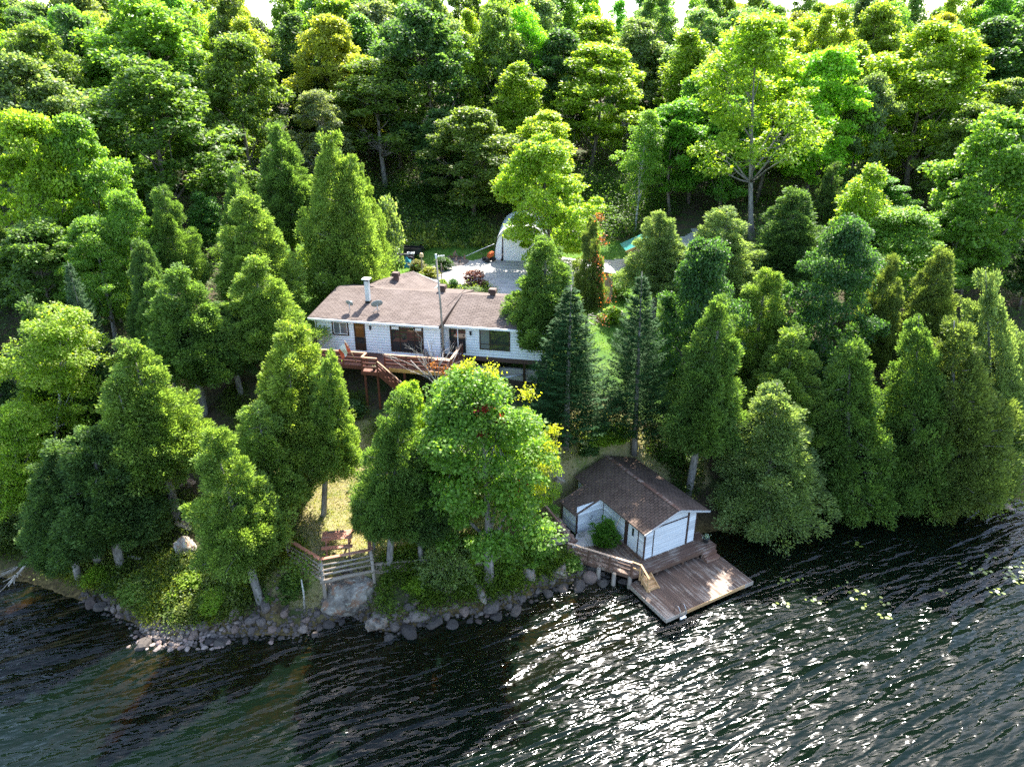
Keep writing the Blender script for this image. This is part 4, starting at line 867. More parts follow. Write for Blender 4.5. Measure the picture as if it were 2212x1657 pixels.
pot_plant(hw(-3.75,-3.0,-.15), .13, .22, 'pot_dark', 'broad_leaf', (.3,.3,.3), 'dark pot with grey-green leaves on the deck stair landing')
pot_plant(hw(.9,-2.0,-.15), .16, .2, 'pot_dark', 'broad_leaf', (.04,.06,.06), 'dark bluish plant in a pot at the front right corner of the deck')
pot_plant(hw(-1.15,-2.05,-.15), .15, .2, 'pot_dark', 'broad_leaf', (.04,.07,.03), 'dark green bushy pot plant at the front of the deck')
p0 = hw(-5.2,-2.5,.1); p1 = at_y(*S(1100+380/2.212, 950+680/2.212), 43.6)
fl = empty('flag', p0, 0, 'red and white flag on a slanting pole tied to the deck railing', 'flag')
b = MB(); b.tube([(0,0,0), p1-p0], .022, 6); b.build('pole', M['pine_board'], fl)
d_ = (p1-p0); b = MB(); bw = MB(); hang = Vector((-.55,.05,-.62)); NN = 9
for j in range(NN):
    for i in range(6):
        q = []
        for jj, ii in ((j,i),(j+1,i),(j+1,i+1),(j,i+1)):
            u, v = jj/NN, ii/6; s0 = d_*(.96-.42*v); q.append(s0 + hang*u + Vector((.05*math.sin(u*9+v*2),.07*math.sin(u*7+v*4),-.06*math.sin(v*6)*u)))
        (bw if 2 <= j <= 6 else b).add(q, [(0,1,2,3)])
b.build('cloth', M['red_cloth'], fl); bw.build('white_panel', M['white_cloth'], fl)
# antenna pole, dishes
ap = empty('antenna_pole', (-4.72,45.95,9.3), 0, 'tall weathered wooden pole with a small antenna rising in front of the cottage roof step', 'pole')
b = MB(); b.tube([(0,0,0),(-.1,0,4),(-.27,.05,7.35)], [.085,.07,.05], 9, jit=.05); b.build('pole', M['grey_wood_z'], ap)
b = MB(); b.beam((-.32,.05,7.3),(.25,.05,7.42),.03,.03)
for k in range(5): b.beam((-.1+k*.09,-.14,7.38),(-.1+k*.09,.24,7.38),.012,.012)
b.beam((-.27,.05,7.2),(-.27,.05,7.5),.12,.12); b.build('antenna', M['galv'], ap)
def dish(x, y, rz, tilt, w_, label, quad):
    zr = 2.33 + (y+.4)*.234 + .01; o = empty('satellite_dish', hw(x, y, zr), rz, label, 'satellite dish', 'satellite dishes on the cottage roof')
    c = Vector((0,0,.62)); R_ = Matrix.Rotation(tilt, 3, 'X'); vs, fs = [], []
    n, m = 20, 5
    for s_ in (0, -.015):
        for j in range(m+1):
            for k in range(n):
                r_ = j/m; a = 2*PI*k/n; vs.append(c + R_ @ Vector((r_*w_*math.cos(a), r_*w_*.82*math.sin(a), .13*r_*r_*w_ + s_)))
    for s_ in (0,1):
        o_ = s_*(m+1)*n
        for j in range(m):
            for k in range(n): f_ = (o_+j*n+k, o_+j*n+(k+1)%n, o_+(j+1)*n+(k+1)%n, o_+(j+1)*n+k); fs.append(f_ if not s_ else f_[::-1])
    for k in range(n): fs.append((m*n+k, m*n+(k+1)%n, (2*m+1)*n+(k+1)%n, (2*m+1)*n+k))
    b = MB(); b.add(vs, fs, True); b.build('reflector', M['dish_grey'], o)
    b = MB(); b.tube([(0,0,0),(0,.02,.4),c], .025, 8)
    if quad: b.tube([(0,.02,.35),(.35,-.35,-.08)], .018, 6); b.tube([(0,.02,.35),(-.3,-.4,-.1)], .018, 6)
    b.build('mast', M['galv'], o)
    b = MB(); e = c + R_ @ Vector((0,-.75*w_,.02)); t_ = c + R_ @ Vector((0,-.2*w_,.75*w_)); b.tube([c + R_ @ Vector((0,-.8*w_,.05)), t_], .012, 6); b.beam(t_-Vector((.08,0,0)), t_+Vector((.08,0,0)), .07, .07); b.build('feed_arm', M['metal_white'], o)
dish(-6.78, .62, math.radians(155), math.radians(62), .3, 'smaller round grey satellite dish at the left of the chimney shadow', False)
dish(-4.75, .75, math.radians(205), math.radians(58), .42, 'larger oval grey satellite dish with braces beside the chimney', True)
b = MB(); a = at_y(1065,820,44.5); c = at_y(1139,808,46.2); b.tube([a, c], .06, 10); tag(b.build('drain_pipe', M['pipe_white']), 'white drain pipe crossing in front of the block foundation', 'pipe')

# ================================================================== BOATHOUSE, DOCK, WALKWAY
BO, BT = Vector((7.85, 34.7, .95)), math.radians(29)
BM = Matrix.Translation(BO) @ Matrix.Rotation(BT, 4, 'Z')
def bw_(x, y, z): return BM @ Vector((x, y, z))
bh = empty('boathouse', BO, BT, 'white weathered boathouse with a brown gable roof standing over the water', 'boathouse')
RH = lambda x: 2.9 - .34*abs(x-2.3)
b = MB(); b.add([(0,0,-.1),(4,0,-.35),(4,0,RH(4)-.02),(2.3,0,2.86),(0,0,RH(0)-.02)], [(0,1,2,3,4)])
b.add([(0,7,-.1),(4,7,-.1),(4,7,RH(4)-.02),(2.3,7,2.86),(0,7,RH(0)-.02)], [(4,3,2,1,0)])
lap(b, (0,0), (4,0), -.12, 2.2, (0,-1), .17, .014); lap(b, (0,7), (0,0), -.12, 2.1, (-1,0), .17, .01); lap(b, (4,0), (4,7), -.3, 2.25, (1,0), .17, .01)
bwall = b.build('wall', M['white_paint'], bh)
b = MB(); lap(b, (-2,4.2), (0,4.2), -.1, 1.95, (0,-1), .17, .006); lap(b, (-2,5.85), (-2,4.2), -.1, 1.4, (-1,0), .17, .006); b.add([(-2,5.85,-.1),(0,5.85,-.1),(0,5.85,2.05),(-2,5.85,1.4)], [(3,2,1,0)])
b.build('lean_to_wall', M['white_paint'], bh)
b = MB(); P_ = [(x, y, RH(x)+.07) for x, y in ((2.3,-.32),(2.3,7.1),(-.28,7.1),(-.28,5.95),(-2.18,5.95),(-2.18,4.1),(-.28,4.1),(-.28,-.3))]; b.prism(P_, (0,0,.09)); br = b.build('roof', M['shingle_boathouse'], bh)
b = MB(); P_ = [(x, y, RH(x)+.07) for x, y in ((2.302,-.32),(4.78,-.3),(4.78,7.1),(2.302,7.1))]; b.prism(P_, (0,0,.09)); b.build('roof_slope', M['shingle_boathouse'], br)
b = MB(); b.beam((2.3,-.34,2.975),(2.3,7.12,2.975),.24,.03); b.build('ridge_cap', M['brown_worn'], br)
b = MB(); b.beam((-.3,-.33,RH(-.3)+.03),(2.3,-.35,2.93),.03,.12); b.beam((2.3,-.35,2.93),(4.8,-.33,RH(4.8)+.03),.03,.12); b.build('barge_board', M['galv'], br)
def trim(b, x0, x1, z0=-.12, z1=None): b.box(x0, x1, -.035, -.012, z0, RH((x0+x1)/2)-.02 if z1 is None else z1)
def bh_trim(*a): b = MB(); b.box(*a); b.build('trim', M['trim_brown'], bh)
for x0_, x1_, z0_ in ((-.04,.09,-.12),(.66,.71,-.2),(3.27,3.42,-.3),(3.97,4.04,-.35)): bh_trim(x0_, x1_, -.035, -.012, z0_, RH((x0_+x1_)/2)-.02)
bh_trim(.72,3.26,-.032,-.013,2.02,2.1)
for y0, y1 in ((.5,.58),(1.52,1.85),(4.08,4.12)): bh_trim(-.035,-.012,y0,y1,-.1,2.0)
bh_trim(-2.05,-1.94,4.13,4.19,-.1,1.36); bh_trim(-2.05,-2.01,5.75,5.87,-.1,1.36)
b = MB(); b.box(-.03,-.01,.6,1.5,-.05,1.93); dr = b.build('door', M['white_paint'], bh)
b = MB(); b.box(-.045,-.03,.95,1.12,1.1,1.65); b.build('pane', M['glass'], dr)
b = MB(); b.tube([(-.07,.7,.9),(-.03,.7,.9)], .03, 8); b.build('handle', M['steel'], dr)
b = MB(); b.box(.73,3.25,-.03,-.016,-.05,2.0); 
for k in range(1,12): pass
gd = b.build('boat_door', M['white_paint'], bh)
b = MB(); b.tube([(-1.0,4.14,.95),(-1.05,4.1,.85),(-.98,4.08,.78),(-.88,4.1,.84),(-.85,4.14,1.0)], .015, 6); b.build('hook', M['black'], bh)
b = MB(); b.box(-.14,.0,.0,4.1,-.02,.12); b.box(0,4.02,-.12,-.04,-.02,.02); b.build('sill', M['brown_paint_y'], bh)
b = MB(); b.box(.2,3.8,.3,6.8,-.6,-.12); b.build('foundation', M['grey_wood'], bh)

# upper deck along the front, boards running along the wall
ud = empty('boathouse_deck', BO, BT, 'worn brown plank deck wrapping the front and left of the boathouse', 'deck')
b = MB(); y = -1.0
while y < -.02: b.box(-.42,4.9,y,y+.138,-.05,-.005); y += .145
b.build('deck_boards', M['brown_paint'], ud)
b = MB(); b.box(-.45,4.93,-1.06,-1.01,-.28,-.01); b.box(4.91,4.95,-1.0,.6,-.28,-.01); b.box(-.47,-.43,-1.05,-.02,-.28,-.01); b.build('fascia', M['brown_paint'], ud)
b = MB(); y = 0.0
while y < .55: b.box(4.05,4.9,y,y+.138,-.05,-.005); y += .145
b.build('side_boards', M['brown_paint'], ud)
RA, RB = Vector((3.38,35.15,.95)), Vector((6.95,33.3,.95))
def clip(poly, a, n):             # keep the side of the line through a where (p-a).n >= 0
    out = []
    for i in range(len(poly)):
        p, q = poly[i], poly[(i+1)%len(poly)]; dp, dq = (p-a).dot(n), (q-a).dot(n)
        if dp >= 0: out.append(p)
        if dp*dq < 0: out.append(p.lerp(q, dp/(dp-dq)))
    return out
c1 = bw_(-.47,-1.0,0); c2 = bw_(-.12,0,0); c3 = bw_(-.12,3.0,0); c4 = bw_(-1.0,4.1,0)
wp_ = [Vector((p.x, p.y, 0)) for p in (RA, RB, c1, c2, c3, c4)]
u = (RB-RA).normalized(); u.z = 0; L_ = (RB-RA).length + 1.5; b = MB(); s = -.3
Minv = BM.inverted()
while s < L_:
    a = Vector((RA.x, RA.y, 0)) + u*s; q = clip(clip(wp_, a, u), a+u*.138, -u); s += .145
    if len(q) > 2: b.prism([Minv @ Vector((p.x, p.y, .94)) for p in q], (0,0,.045))
b.build('walkway_boards', M['brown_paint_y'], ud)
b = MB(); ra, rb = Minv @ RA, Minv @ RB; b.beam(ra+Vector((0,0,-.14)), rb+Vector((0,0,-.14)), .05, .24); b.beam(rb+Vector((0,0,-.14)), Vector((-.45,-1.03,-.14)), .05, .24); b.build('fascia', M['brown_paint'], ud)
railing(ud, [tuple(ra), tuple(rb)], 0, .9, (.3,.58), 'brown_paint', 'rail_cap_pale', .11, .13, 'railing', 1.35)
for X_, Y_ in ((4.13,34.62),(5.15,34.05),(6.0,33.6),(6.9,33.35)):
    q = Minv @ Vector((X_,Y_,0)); b = MB(); b.tube([(q.x,q.y,-2.0),(q.x,q.y,-.1)], [.15,.12], 10, jit=.05); b.build('post', M['grey_wood_z'], ud)
for x in (.4,2.4,3.6,4.7): b = MB(); b.box(x-.06,x+.06,-.95,-.83,-2.2,-.2); b.build('post', M['brown_paint'], ud)
b = MB(); q = [Minv @ Vector(v) for v in ((3.7,35.9,.93),(5.6,36.2,.93),(5.9,37.2,.93),(5.4,38.1,.93),(4.1,37.3,.93))]; b.prism([v + Vector((0,0,.03)) for v in q], (0,0,.12)); sl = b.build('concrete_pad', M['concrete'], ud)
# new stairs
ns = empty('new_stairs', BO, BT, 'bright new wooden steps with a handrail leading down to the dock', 'steps')
b = MB()
for x in (-1.02,-.3): b.beam((x,-1.08,-.1),(x,-1.95,-.62),.05,.26)
b.build('stringer', M['new_wood'], ns)
for k in range(3): b = MB(); b.box(-1.05,-.25,-1.36-k*.27,-1.08-k*.27,-.19-k*.15,-.15-k*.15); b.box(-1.04,-.27,-1.35-k*.27,-1.33-k*.27,-.31-k*.15,-.195-k*.15); b.build('tread', M['new_wood'], ns)
b = MB()
for y, z in ((-1.1,0),(-1.35,-.12),(-1.85,-.45)): b.box(-1.12,-1.05,y-.035,y+.035,z-.3,z+.82)
b.beam((-1.085,-1.1,.84),(-1.085,-1.95,.38),.1,.04); b.beam((-1.085,-1.1,.8),(rb.x,rb.y+.1,.92),.09,.04); b.beam((-1.085,-1.1,.4),(rb.x,rb.y+.1,.5),.04,.09)
b.beam((-1.05,-1.35,.3),(-1.05,-1.9,-.02),.03,.07); b.build('handrail', M['new_wood'], ns)
b = MB()
for k in range(2): b.box(3.7,4.75,-1.34-k*.28,-1.06-k*.28,-.2-k*.2,-.16-k*.2); b.box(3.72,4.73,-1.33-k*.28,-1.08-k*.28,-.6,-.201-k*.2)
tag(b.build('wooden_steps', M['brown_worn']), 'old dark brown box steps at the right end of the boathouse deck', 'steps'); COL.objects['wooden_steps'].location = BO; COL.objects['wooden_steps'].rotation_euler = (0,0,BT)
# dock
dkk = empty('dock', BO, BT, 'square brown floating dock with peeling paint below the boathouse', 'dock')
b = MB(); x = -1.55
while x < 4.85: b.box(x, x+.138, -4.1, -.75, -.645, -.6); x += .145
b.build('dock_boards', M['brown_paint_y'], dkk)
b = MB(); b.box(-1.6,-1.555,-4.12,-.75,-.85,-.605); b.box(4.94,4.98,-4.12,-.75,-.85,-.605); b.box(-1.6,-.1,-4.15,-4.105,-.84,-.605); b.box(4.3,4.98,-4.15,-4.105,-.84,-.605); b.build('fascia', M['grey_wood'], dkk)
b = MB(); b.box(-.095,4.295,-4.16,-4.11,-.79,-.595); b.build('new_fascia', M['new_wood'], dkk)
for x in (-1.2,1.6,4.4): b = MB(); b.box(x-.15,x+.15,-3.9,-1.0,-1.05,-.66); b.build('float', M['grey_wood'], dkk)
for x, y in ((-1.3,-3.9),(4.6,-3.9),(-1.3,-1.0),(4.6,-1.0)): b = MB(); b.tube([(x,y,-3),(x,y,-.66)], .07, 8); b.build('post', M['grey_wood_z'], dkk)
ld = empty('swim_ladder', bw_(-.55,-4.15,-.6), BT, 'aluminium swim ladder hooked over the front edge of the dock', 'ladder')
for sx in (-.2,.2): b = MB(); b.tube([(sx,.35,0),(sx,.3,.42),(sx,.05,.5),(sx,-.12,.3),(sx,-.16,-.9)], .02, 8); b.build('rail', M['steel'], ld)
for z in (-.18,-.5): b = MB(); b.box(-.2,.2,-.23,-.09,z-.02,z+.02); b.build('rung', M['metal_white'], ld)
pot_plant(bw_(4.56,-.5,0), .2, .3, 'pot_dark', 'broad_leaf', (.42,.5,.45), 'black pot of silvery flowers on the right end of the boathouse deck')
pa = empty('paddle', bw_(-.9,2.2,0), BT, 'pale wooden paddle leaning against the left wall of the boathouse', 'paddle')
b = MB(); b.tube([(0,0,.25),(.82,.05,1.75)], .02, 6); b.build('shaft', M['pine_board'], pa); b = MB(); b.beam((-.12,0,.02),(0.02,0,.3),.14,.025); b.build('blade', M['white_cloth'], pa)
b = MB(); b.box(-.2,.2,-.1,.1,0,.03); b.box(-.2,.2,-.1,.1,.17,.2); b.box(-.2,-.16,-.1,.1,.03,.17); b.box(.16,.2,-.1,.1,.03,.17); b.box(-.02,.02,-.1,.1,.03,.17)
o = b.build('cinder_block', M['concrete'], None, (4.35,37.2,.97)); o.rotation_euler = (PI/2,0,.6); o.location.z = 1.07; tag(o, 'grey cinder block at the corner of the boathouse lean-to', 'cinder block')
o = plant('bushcedar', 5.75, 36.3, 2.95, 1.75, (.07,.17,.02), 'bright green rounded cedar bush growing up through the boathouse deck', None, var=0); del_ = o.location; o.location.z = .9
for c_ in o.children: c_.scale.z = 2.0/2
# stairs climbing beside the boathouse
us = empty('hillside_stairs', (3.39,35.75,.95), 0, 'brown wooden stairs with a solid handrail climbing the bank left of the boathouse', 'steps')
q0, q1 = Vector((0,0,0)), Vector((1.30-3.39, 37.75-35.75, 2.0)); hd = Vector((q1.x,q1.y,0)).normalized(); sd2 = Vector((hd.y,-hd.x,0))
b = MB()
for k in range(9):
    a = q0.lerp(q1, k/9) + hd*.16; b.beam(a+Vector((0,0,.1)), a+sd2*1.05+Vector((0,0,.1)), .3, .05); b.beam(a-hd*.15, a-hd*.15+sd2*1.05, .03,.2)
b.build('treads', M['brown_worn'], us)
b = MB()
for k in range(10): a = q0.lerp(q1, k/9); b.box(a.x-.03,a.x+.03,a.y-.03,a.y+.03,a.z-.5,a.z+.9)
for k in range(36): a = q0.lerp(q1, k/35); b.box(a.x-.012,a.x+.012,a.y-.012,a.y+.012,a.z+.05,a.z+.88)
b.beam(q0+Vector((0,0,.12)), q1+Vector((0,0,.12)), .04,.2); hr = b.build('railing', M['brown_paint'], us)
b = MB(); b.beam(q0+Vector((0,0,.95))-hd*.5, q1+Vector((0,0,.95)), .14,.05); b.build('top_rail', M['brown_worn'], hr)

# ================================================================== PICNIC CORNER
pf = empty('picnic_fence', (-10.3,31.2,0), 0, 'split-rail fence with a red cap rail round the picnic corner above the big rock', 'fence')
O_ = Vector((-10.3,31.2,0)); PL, PM, PR, PB = [Vector(v)-O_ for v in ((-12.73,33.0,3.8),(-10.32,31.1,3.8),(-7.78,31.95,3.8),(-8.14,33.25,3.8))]
for nm_, p, zb in (('L',PL,1.2),('M',PM,-.6),('R',PR,.2),('B',PB,2.6)):
    k = .12 if nm_ == 'R' else 0
    b = MB(); b.tube([(p.x+k,p.y-k*.5,zb),(p.x,p.y,p.z-.03)], [.12,.085], 9, jit=.06); b.build('post', M['grey_wood_z'], pf)
for a, c in ((PL,PM),(PM,PR),(PR,PB)): b = MB(); b.beam(a, c, .2, .045); b.build('cap_rail', M['table_red'], pf)
rl = random.Random(3)
def rails(a, c, hs, ext=.15):
    for h, r_ in hs:
        d = (c-a).normalized(); b = MB(); p, q = a-d*ext, c+d*ext; z = h; m_ = p.lerp(q,.5)
        b.tube([(p.x,p.y-.07,z+rl.uniform(-.05,.05)),(m_.x,m_.y-.07,z+rl.uniform(-.05,.04)),(q.x,q.y-.07,z+rl.uniform(-.05,.05))], [r_,r_*.95,r_*.8], 8, jit=.08); b.build('rail', M['grey_wood'], pf)
rails(PL, PM, [(3.45,.05),(3.15,.06),(2.8,.08),(2.45,.11)]); rails(PM, PR, [(3.42,.05),(3.12,.065),(2.8,.065),(2.38,.12)])
def log_wall(pts, hs, label, name='log_wall'):
    o = empty(name, pts[0], 0, label, 'retaining wall'); P0 = Vector(pts[0])
    for i in range(len(pts)-1):
        for k in range(hs):
            a, c = Vector(pts[i])-P0, Vector(pts[i+1])-P0; jj = lambda: Vector((rl.uniform(-.04,.04), rl.uniform(-.05,.05), -k*.19+rl.uniform(-.03,.03)))
            d = (c-a).normalized()*rl.uniform(.05,.3); b = MB(); b.tube([a-d+jj(), (a+c)/2+jj(), c+d+jj()], [.1,.105,.085], 8, jit=.08); b.build('log', M['grey_wood'], o)
    return o
log_wall([(-7.55,32.3,2.5),(-5.3,32.75,2.45),(-3.6,32.5,2.4),(-1.7,32.8,2.25)], 4, 'low wall of grey logs behind the tree trunks right of the picnic fence')
log_wall([(-1.7,32.9,2.2),(.2,34.1,2.0),(2.0,35.45,1.75),(3.3,35.8,1.8)], 3, 'sagging grey log wall running up to the walkway railing')
b = MB(); b.tube([(2.15,34.95,.5),(2.2,35.15,1.2),(2.3,35.25,1.78)], [.2,.15,.16], 10, jit=.08); tag(b.build('tree_stump', M['grey_wood_z']), 'tall grey stump standing in front of the log wall by the walkway', 'stump')
TBL = Vector((-9.94,33.43,0)); TBL.z = gz(TBL.x,TBL.y)
pt = empty('picnic_table', TBL, math.radians(8.5), 'red picnic table with a row of small figurines on top', 'picnic table'); th_ = 3.7-TBL.z
for k in range(5): b = MB(); b.box(-.86,.86,-.42+k*.17,-.42+k*.17+.155,th_-.04,th_); b.build('top_plank', M['table_red'], pt)
for s in (-1,1): b = MB(); b.box(-.86,.86,s*.72-.14,s*.72+.14,th_-.34,th_-.3); b.build('bench', M['table_red'], pt)
for s in (-1,1):
    b = MB(); x = s*.62; b.beam((x,-.62,-.05),(x,-.22,th_-.05),.05,.09,(1,0,0)); b.beam((x,.62,-.05),(x,.22,th_-.05),.05,.09,(1,0,0)); b.beam((x,-.82,th_-.38),(x,.82,th_-.38),.05,.09); b.beam((x,-.4,th_-.08),(x,.4,th_-.08),.05,.08); b.build('leg_frame', M['table_red'], pt)
for k, dx_ in enumerate((-.53,-.42,-.3,-.2,.0,.18,.3)):
    q = pt.matrix_world; h = .22 if k == 4 else .12; a = math.radians(8.5); X_, Y_ = TBL.x+dx_*math.cos(a)-.3*math.sin(a), TBL.y+dx_*math.sin(a)+.3*math.cos(a)
    b = MB(); b.lathe([(0,0),(.035,0),(.04,h*.35),(.02,h*.6),(.028,h*.8),(.015,h),(0,h)], (X_,Y_,3.7), 8); b.beam((X_,Y_,3.7+h*.3),(X_+.07,Y_-.02,3.7+h*.4),.03,.03)
    tag(b.build('figurine', M['figurine']), 'tallest dark figurine in the row on the picnic table' if k == 4 else 'small dark figurine in the row on the picnic table', 'figurine', None if k == 4 else 'small figurines on the picnic table')

# ================================================================== ROCKS
import bmesh
def rock_mesh(seed, sub=3, amp=1.0):
    bm = bmesh.new(); bmesh.ops.create_icosphere(bm, subdivisions=sub, radius=1); r = random.Random(seed)
    pl = [(Vector((r.gauss(0,1),r.gauss(0,1),r.gauss(0,1))).normalized(), r.uniform(.55,.88)) for _ in range(9)]
    for v in bm.verts:
        p = v.co.copy()
        for n_, d in pl:
            e = p.dot(n_)
            if e > d: p -= n_*(e-d)*.93
        p += p.normalized()*(noise.noise(p*1.7+Vector((seed*3.1,0,0)))*.16 + noise.noise(p*5+Vector((0,seed*1.7,0)))*.05*amp + (noise.noise(p*11)*.035 if amp > 1 else 0)); v.co = p
    me = bpy.data.meshes.new('rock'); bm.to_mesh(me); bm.free(); me.polygons.foreach_set('use_smooth', [False]*len(me.polygons)); return me
RM = [rock_mesh(i, 2) for i in range(12)]
for m_ in RM: m_.materials.append(M['rock'])
rk = random.Random(9)
def rock(x, y, s, z=None, col=None, label=None, group=None, flat=.7, name='rock'):
    o = link(name, rk.choice(RM)); zz = gz(x,y) if z is None else z
    o.location = (x, y, zz + s*flat*.25); o.rotation_euler = (rk.uniform(-.4,.4), rk.uniform(-.4,.4), rk.uniform(0,6.28)); o.scale = (s*rk.uniform(.8,1.25), s*rk.uniform(.7,1), s*flat*rk.uniform(.8,1.2))
    c = col or rk.choice([(1,.98,.95),(.8,.77,.76),(1.1,1,.92),(.65,.62,.62),(1.15,.98,.9)]); o.color = (*c, 1)
    if not label:
        sec = 'below the left bank bushes' if x < -19.5 else 'beside the cobble beach' if x < -14.5 else 'left of the huge boulder' if x < -10 else 'near the round boulder' if x < -5.5 else 'below the paired trunks' if x < -2.5 else 'below the bright maple' if x < 1 else 'under the walkway'
        label = '%s %s shore rock %s' % ('large' if s > .3 else 'medium' if s > .2 else 'small', 'wet dark' if c[0] < .5 else 'grey' if c[0] < .9 else 'pale grey', sec); group = 'rocks: ' + label
    return tag(o, label, 'rock', group)
n_ = 0; tries = 0; placed = []
while n_ < 200 and tries < 9000:
    tries += 1; x = rk.uniform(-24, 8.5); d = rk.uniform(-.7, 1.0); y = float(np.interp(x, SX, SY)) + d; s = rk.choice([.15,.18,.22,.28,.36,.46]) * (1.25 if -6 < x < 8 else 1)
    if any((x-a)**2+(y-b_)**2 < (.62*(s+c_))**2 for a, b_, c_ in placed) or (-10.8 < x < -7.6 and d > -.2): continue
    placed.append((x,y,s)); k_ = .42 if d < -.15 else 1.0; c_ = rk.choice([(1,.95,.88),(.75,.7,.66),(1.15,1.05,.95),(.6,.56,.54),(1.1,.9,.8)]); rock(x, y, s, col=tuple(v*k_ for v in c_)); n_ += 1
n_ = 0
while n_ < 85:
    x = rk.gauss(-17.9,1.15); y = rk.uniform(28.5, 30.2); s = rk.uniform(.12,.24)
    if any((x-a)**2+(y-b_)**2 < (.5*(s+c_))**2 for a, b_, c_ in placed): continue
    placed.append((x,y,s)); rock(x, y, s, max(gz(x,y), -.06), rk.choice([(1.5,1.35,1.25),(1.9,1.75,1.65),(1.3,1.2,1.15),(1.7,1.4,1.3)]), 'rounded pale cobble on the small cobble beach', 'cobbles of the small beach', .65, 'cobble'); n_ += 1
# small stones nobody could count, on the bank and the shallow bed
XS = []; 
for i in range(2600):
    x = rk.uniform(-25, 9); d = rk.gauss(.1,.7); y = float(np.interp(x, SX, SY))+d; XS.append((x, y, rk.uniform(.05,.15)))
zz = ground(np.array([a[0] for a in XS]), np.array([a[1] for a in XS])); b = MB(); base_ = [tuple(v.co) for v in rock_mesh(77,1).vertices]; fcs = [tuple(p.vertices) for p in rock_mesh(78,1).polygons]
for (x, y, s), z in zip(XS, zz):
    a = rk.uniform(0,6.28); ca_, sa_ = math.cos(a), math.sin(a); sx_, sz_ = s*rk.uniform(.8,1.4), s*rk.uniform(.5,.8)
    b.add([(x+(v[0]*ca_-v[1]*sa_)*sx_, y+(v[0]*sa_+v[1]*ca_)*s, z+v[2]*sz_+s*.2) for v in base_], fcs)
o = b.build('shore_stones', M['rock']); o.color = (.6,.55,.5,1); tag(o, 'small dark stones filling the gaps between the shore rocks', 'stones', kind='stuff')
def big_rock(name, loc, sc_, rot, seed, col, label, mat='bigrock', sub_=5):
    me = rock_mesh(seed, sub_, 1.6); me.materials.append(M[mat]); o = link(name, me); o.location = loc; o.scale = sc_; o.rotation_euler = rot; o.color = (*col, 1); return tag(o, label, 'boulder')
big_rock('boulder', (-9.15,32.05,.85), (2.0,1.35,1.95), (.1,.2,.3), 5, (1,1,1), 'huge multicoloured boulder carrying the picnic corner above the water')
big_rock('boulder', (-7.35,30.15,.3), (.68,.6,.62), (0,0,1), 8, (.9,.85,.82), 'round dark boulder at the right foot of the huge boulder')
for (vx, vy), s, sd__, lb, cl in (((1203,1068),(.75,.55,.6),11,'lone grey boulder on the lawn beside the stairs left of the boathouse',(1.25,1.25,1.2)),((404,1188),(1.05,.7,.75),12,'pale lichened boulder on the slope under the leaning cedars',(1.5,1.5,1.5)),
    ((400,1136),(.75,.45,.35),13,'flat light stones at the foot of a leaning cedar trunk above the lichened boulder',(1.4,1.35,1.3)),((336,1160),(.5,.35,.4),14,'small pale rock left of the lichened boulder',(1.3,1.2,1.1)),((410,1052),(.6,.4,.4),15,'reddish rock pair in the shade above the leaning trunk',(1.2,1,.9)),
    ((1035,1282),(.9,.5,.5),16,'mossy grey rock beside the trunk of the big bright maple',(1,1,.95)),((965,1278),(.8,.45,.45),17,'low grey rock under the young hemlock',(1,.98,.95)),((1210,1240),(.7,.5,.6),18,'angular grey rock below the walkway stump',(1.1,1.05,1)),((1133,1245),(.8,.5,.6),19,'grey rock face among the saplings left of the stump',(1,1,1)),
    ((2130,1085),(1.6,.8,.35),20,'flat pinkish bedrock slab on the bare shore at the right',(1.3,1.1,1))):
    p = on_ground(vx, vy); big_rock('boulder', (p.x, p.y, p.z+s[2]*.25), s, (rk.uniform(-.2,.2),rk.uniform(-.2,.2),rk.uniform(0,3)), sd__, cl, lb, sub_=4)

# ================================================================== REAR YARD
gr = empty('garage', (-1.75,69.2,10.45), math.radians(-3), 'white arched metal garage at the end of the gravel driveway', 'garage')
W_, HT_ = 5.4, 3.5
def arc(k, n=18, w=W_, h=HT_):
    t_ = k/n*PI; c_, s_ = math.cos(PI-t_), math.sin(t_); return w/2 + w/2*math.copysign(abs(c_)**.72, c_), h*abs(s_)**.72
b = MB(); n = 18; vs = [(arc(k)[0], y, arc(k)[1]) for y in (0,8) for k in range(n+1)]
b.add(vs, [(k, k+1, k+1+n+1, k+n+1) for k in range(n)], True); vs2 = [(arc(k,n,W_-.1,HT_-.05)[0]+.05, y, arc(k,n,W_-.1,HT_-.05)[1]) for y in (.0,8) for k in range(n+1)]
b.add(vs2, [(k+1, k, k+n+1, k+1+n+1) for k in range(n)], True)
b.build('shell', M['metal_white'], gr)
b = MB(); b.add([(arc(k,n,W_-.12,HT_-.06)[0]+.06, .06, arc(k,n,W_-.12,HT_-.06)[1]) for k in range(n+1)], [tuple(range(n+1))]); b.build('front_wall', M['metal_white'], gr); b = MB(); b.add([(arc(k,n,W_-.12,HT_-.06)[0]+.06, 7.9, arc(k,n,W_-.12,HT_-.06)[1]) for k in range(n+1)], [tuple(range(n+1))]); b.build('rear_wall', M['metal_white'], gr)
b = MB(); b.box(.78,.9,-.02,.05,0,2.3); b.box(4.5,4.62,-.02,.05,0,2.3); b.box(.78,4.62,-.02,.05,2.3,2.4); b.build('door_frame', M['frame_brown'], gr)
b = MB()
for k in range(5): b.box(.9,4.5,.0,.045,.0+k*.46,.45+k*.46)
b.build('overhead_door', M['gutter_white'], gr)
sh = empty('shovel', (-1.0,69.0,10.5), .3, 'shovel standing upright beside the garage door', 'shovel')
b = MB(); b.tube([(0,0,.2),(.02,.05,1.35)], .02, 6); b.build('shaft', M['frame_brown'], sh); b = MB(); b.box(-.1,.1,-.015,.015,0,.26); b.build('blade', M['black'], sh)
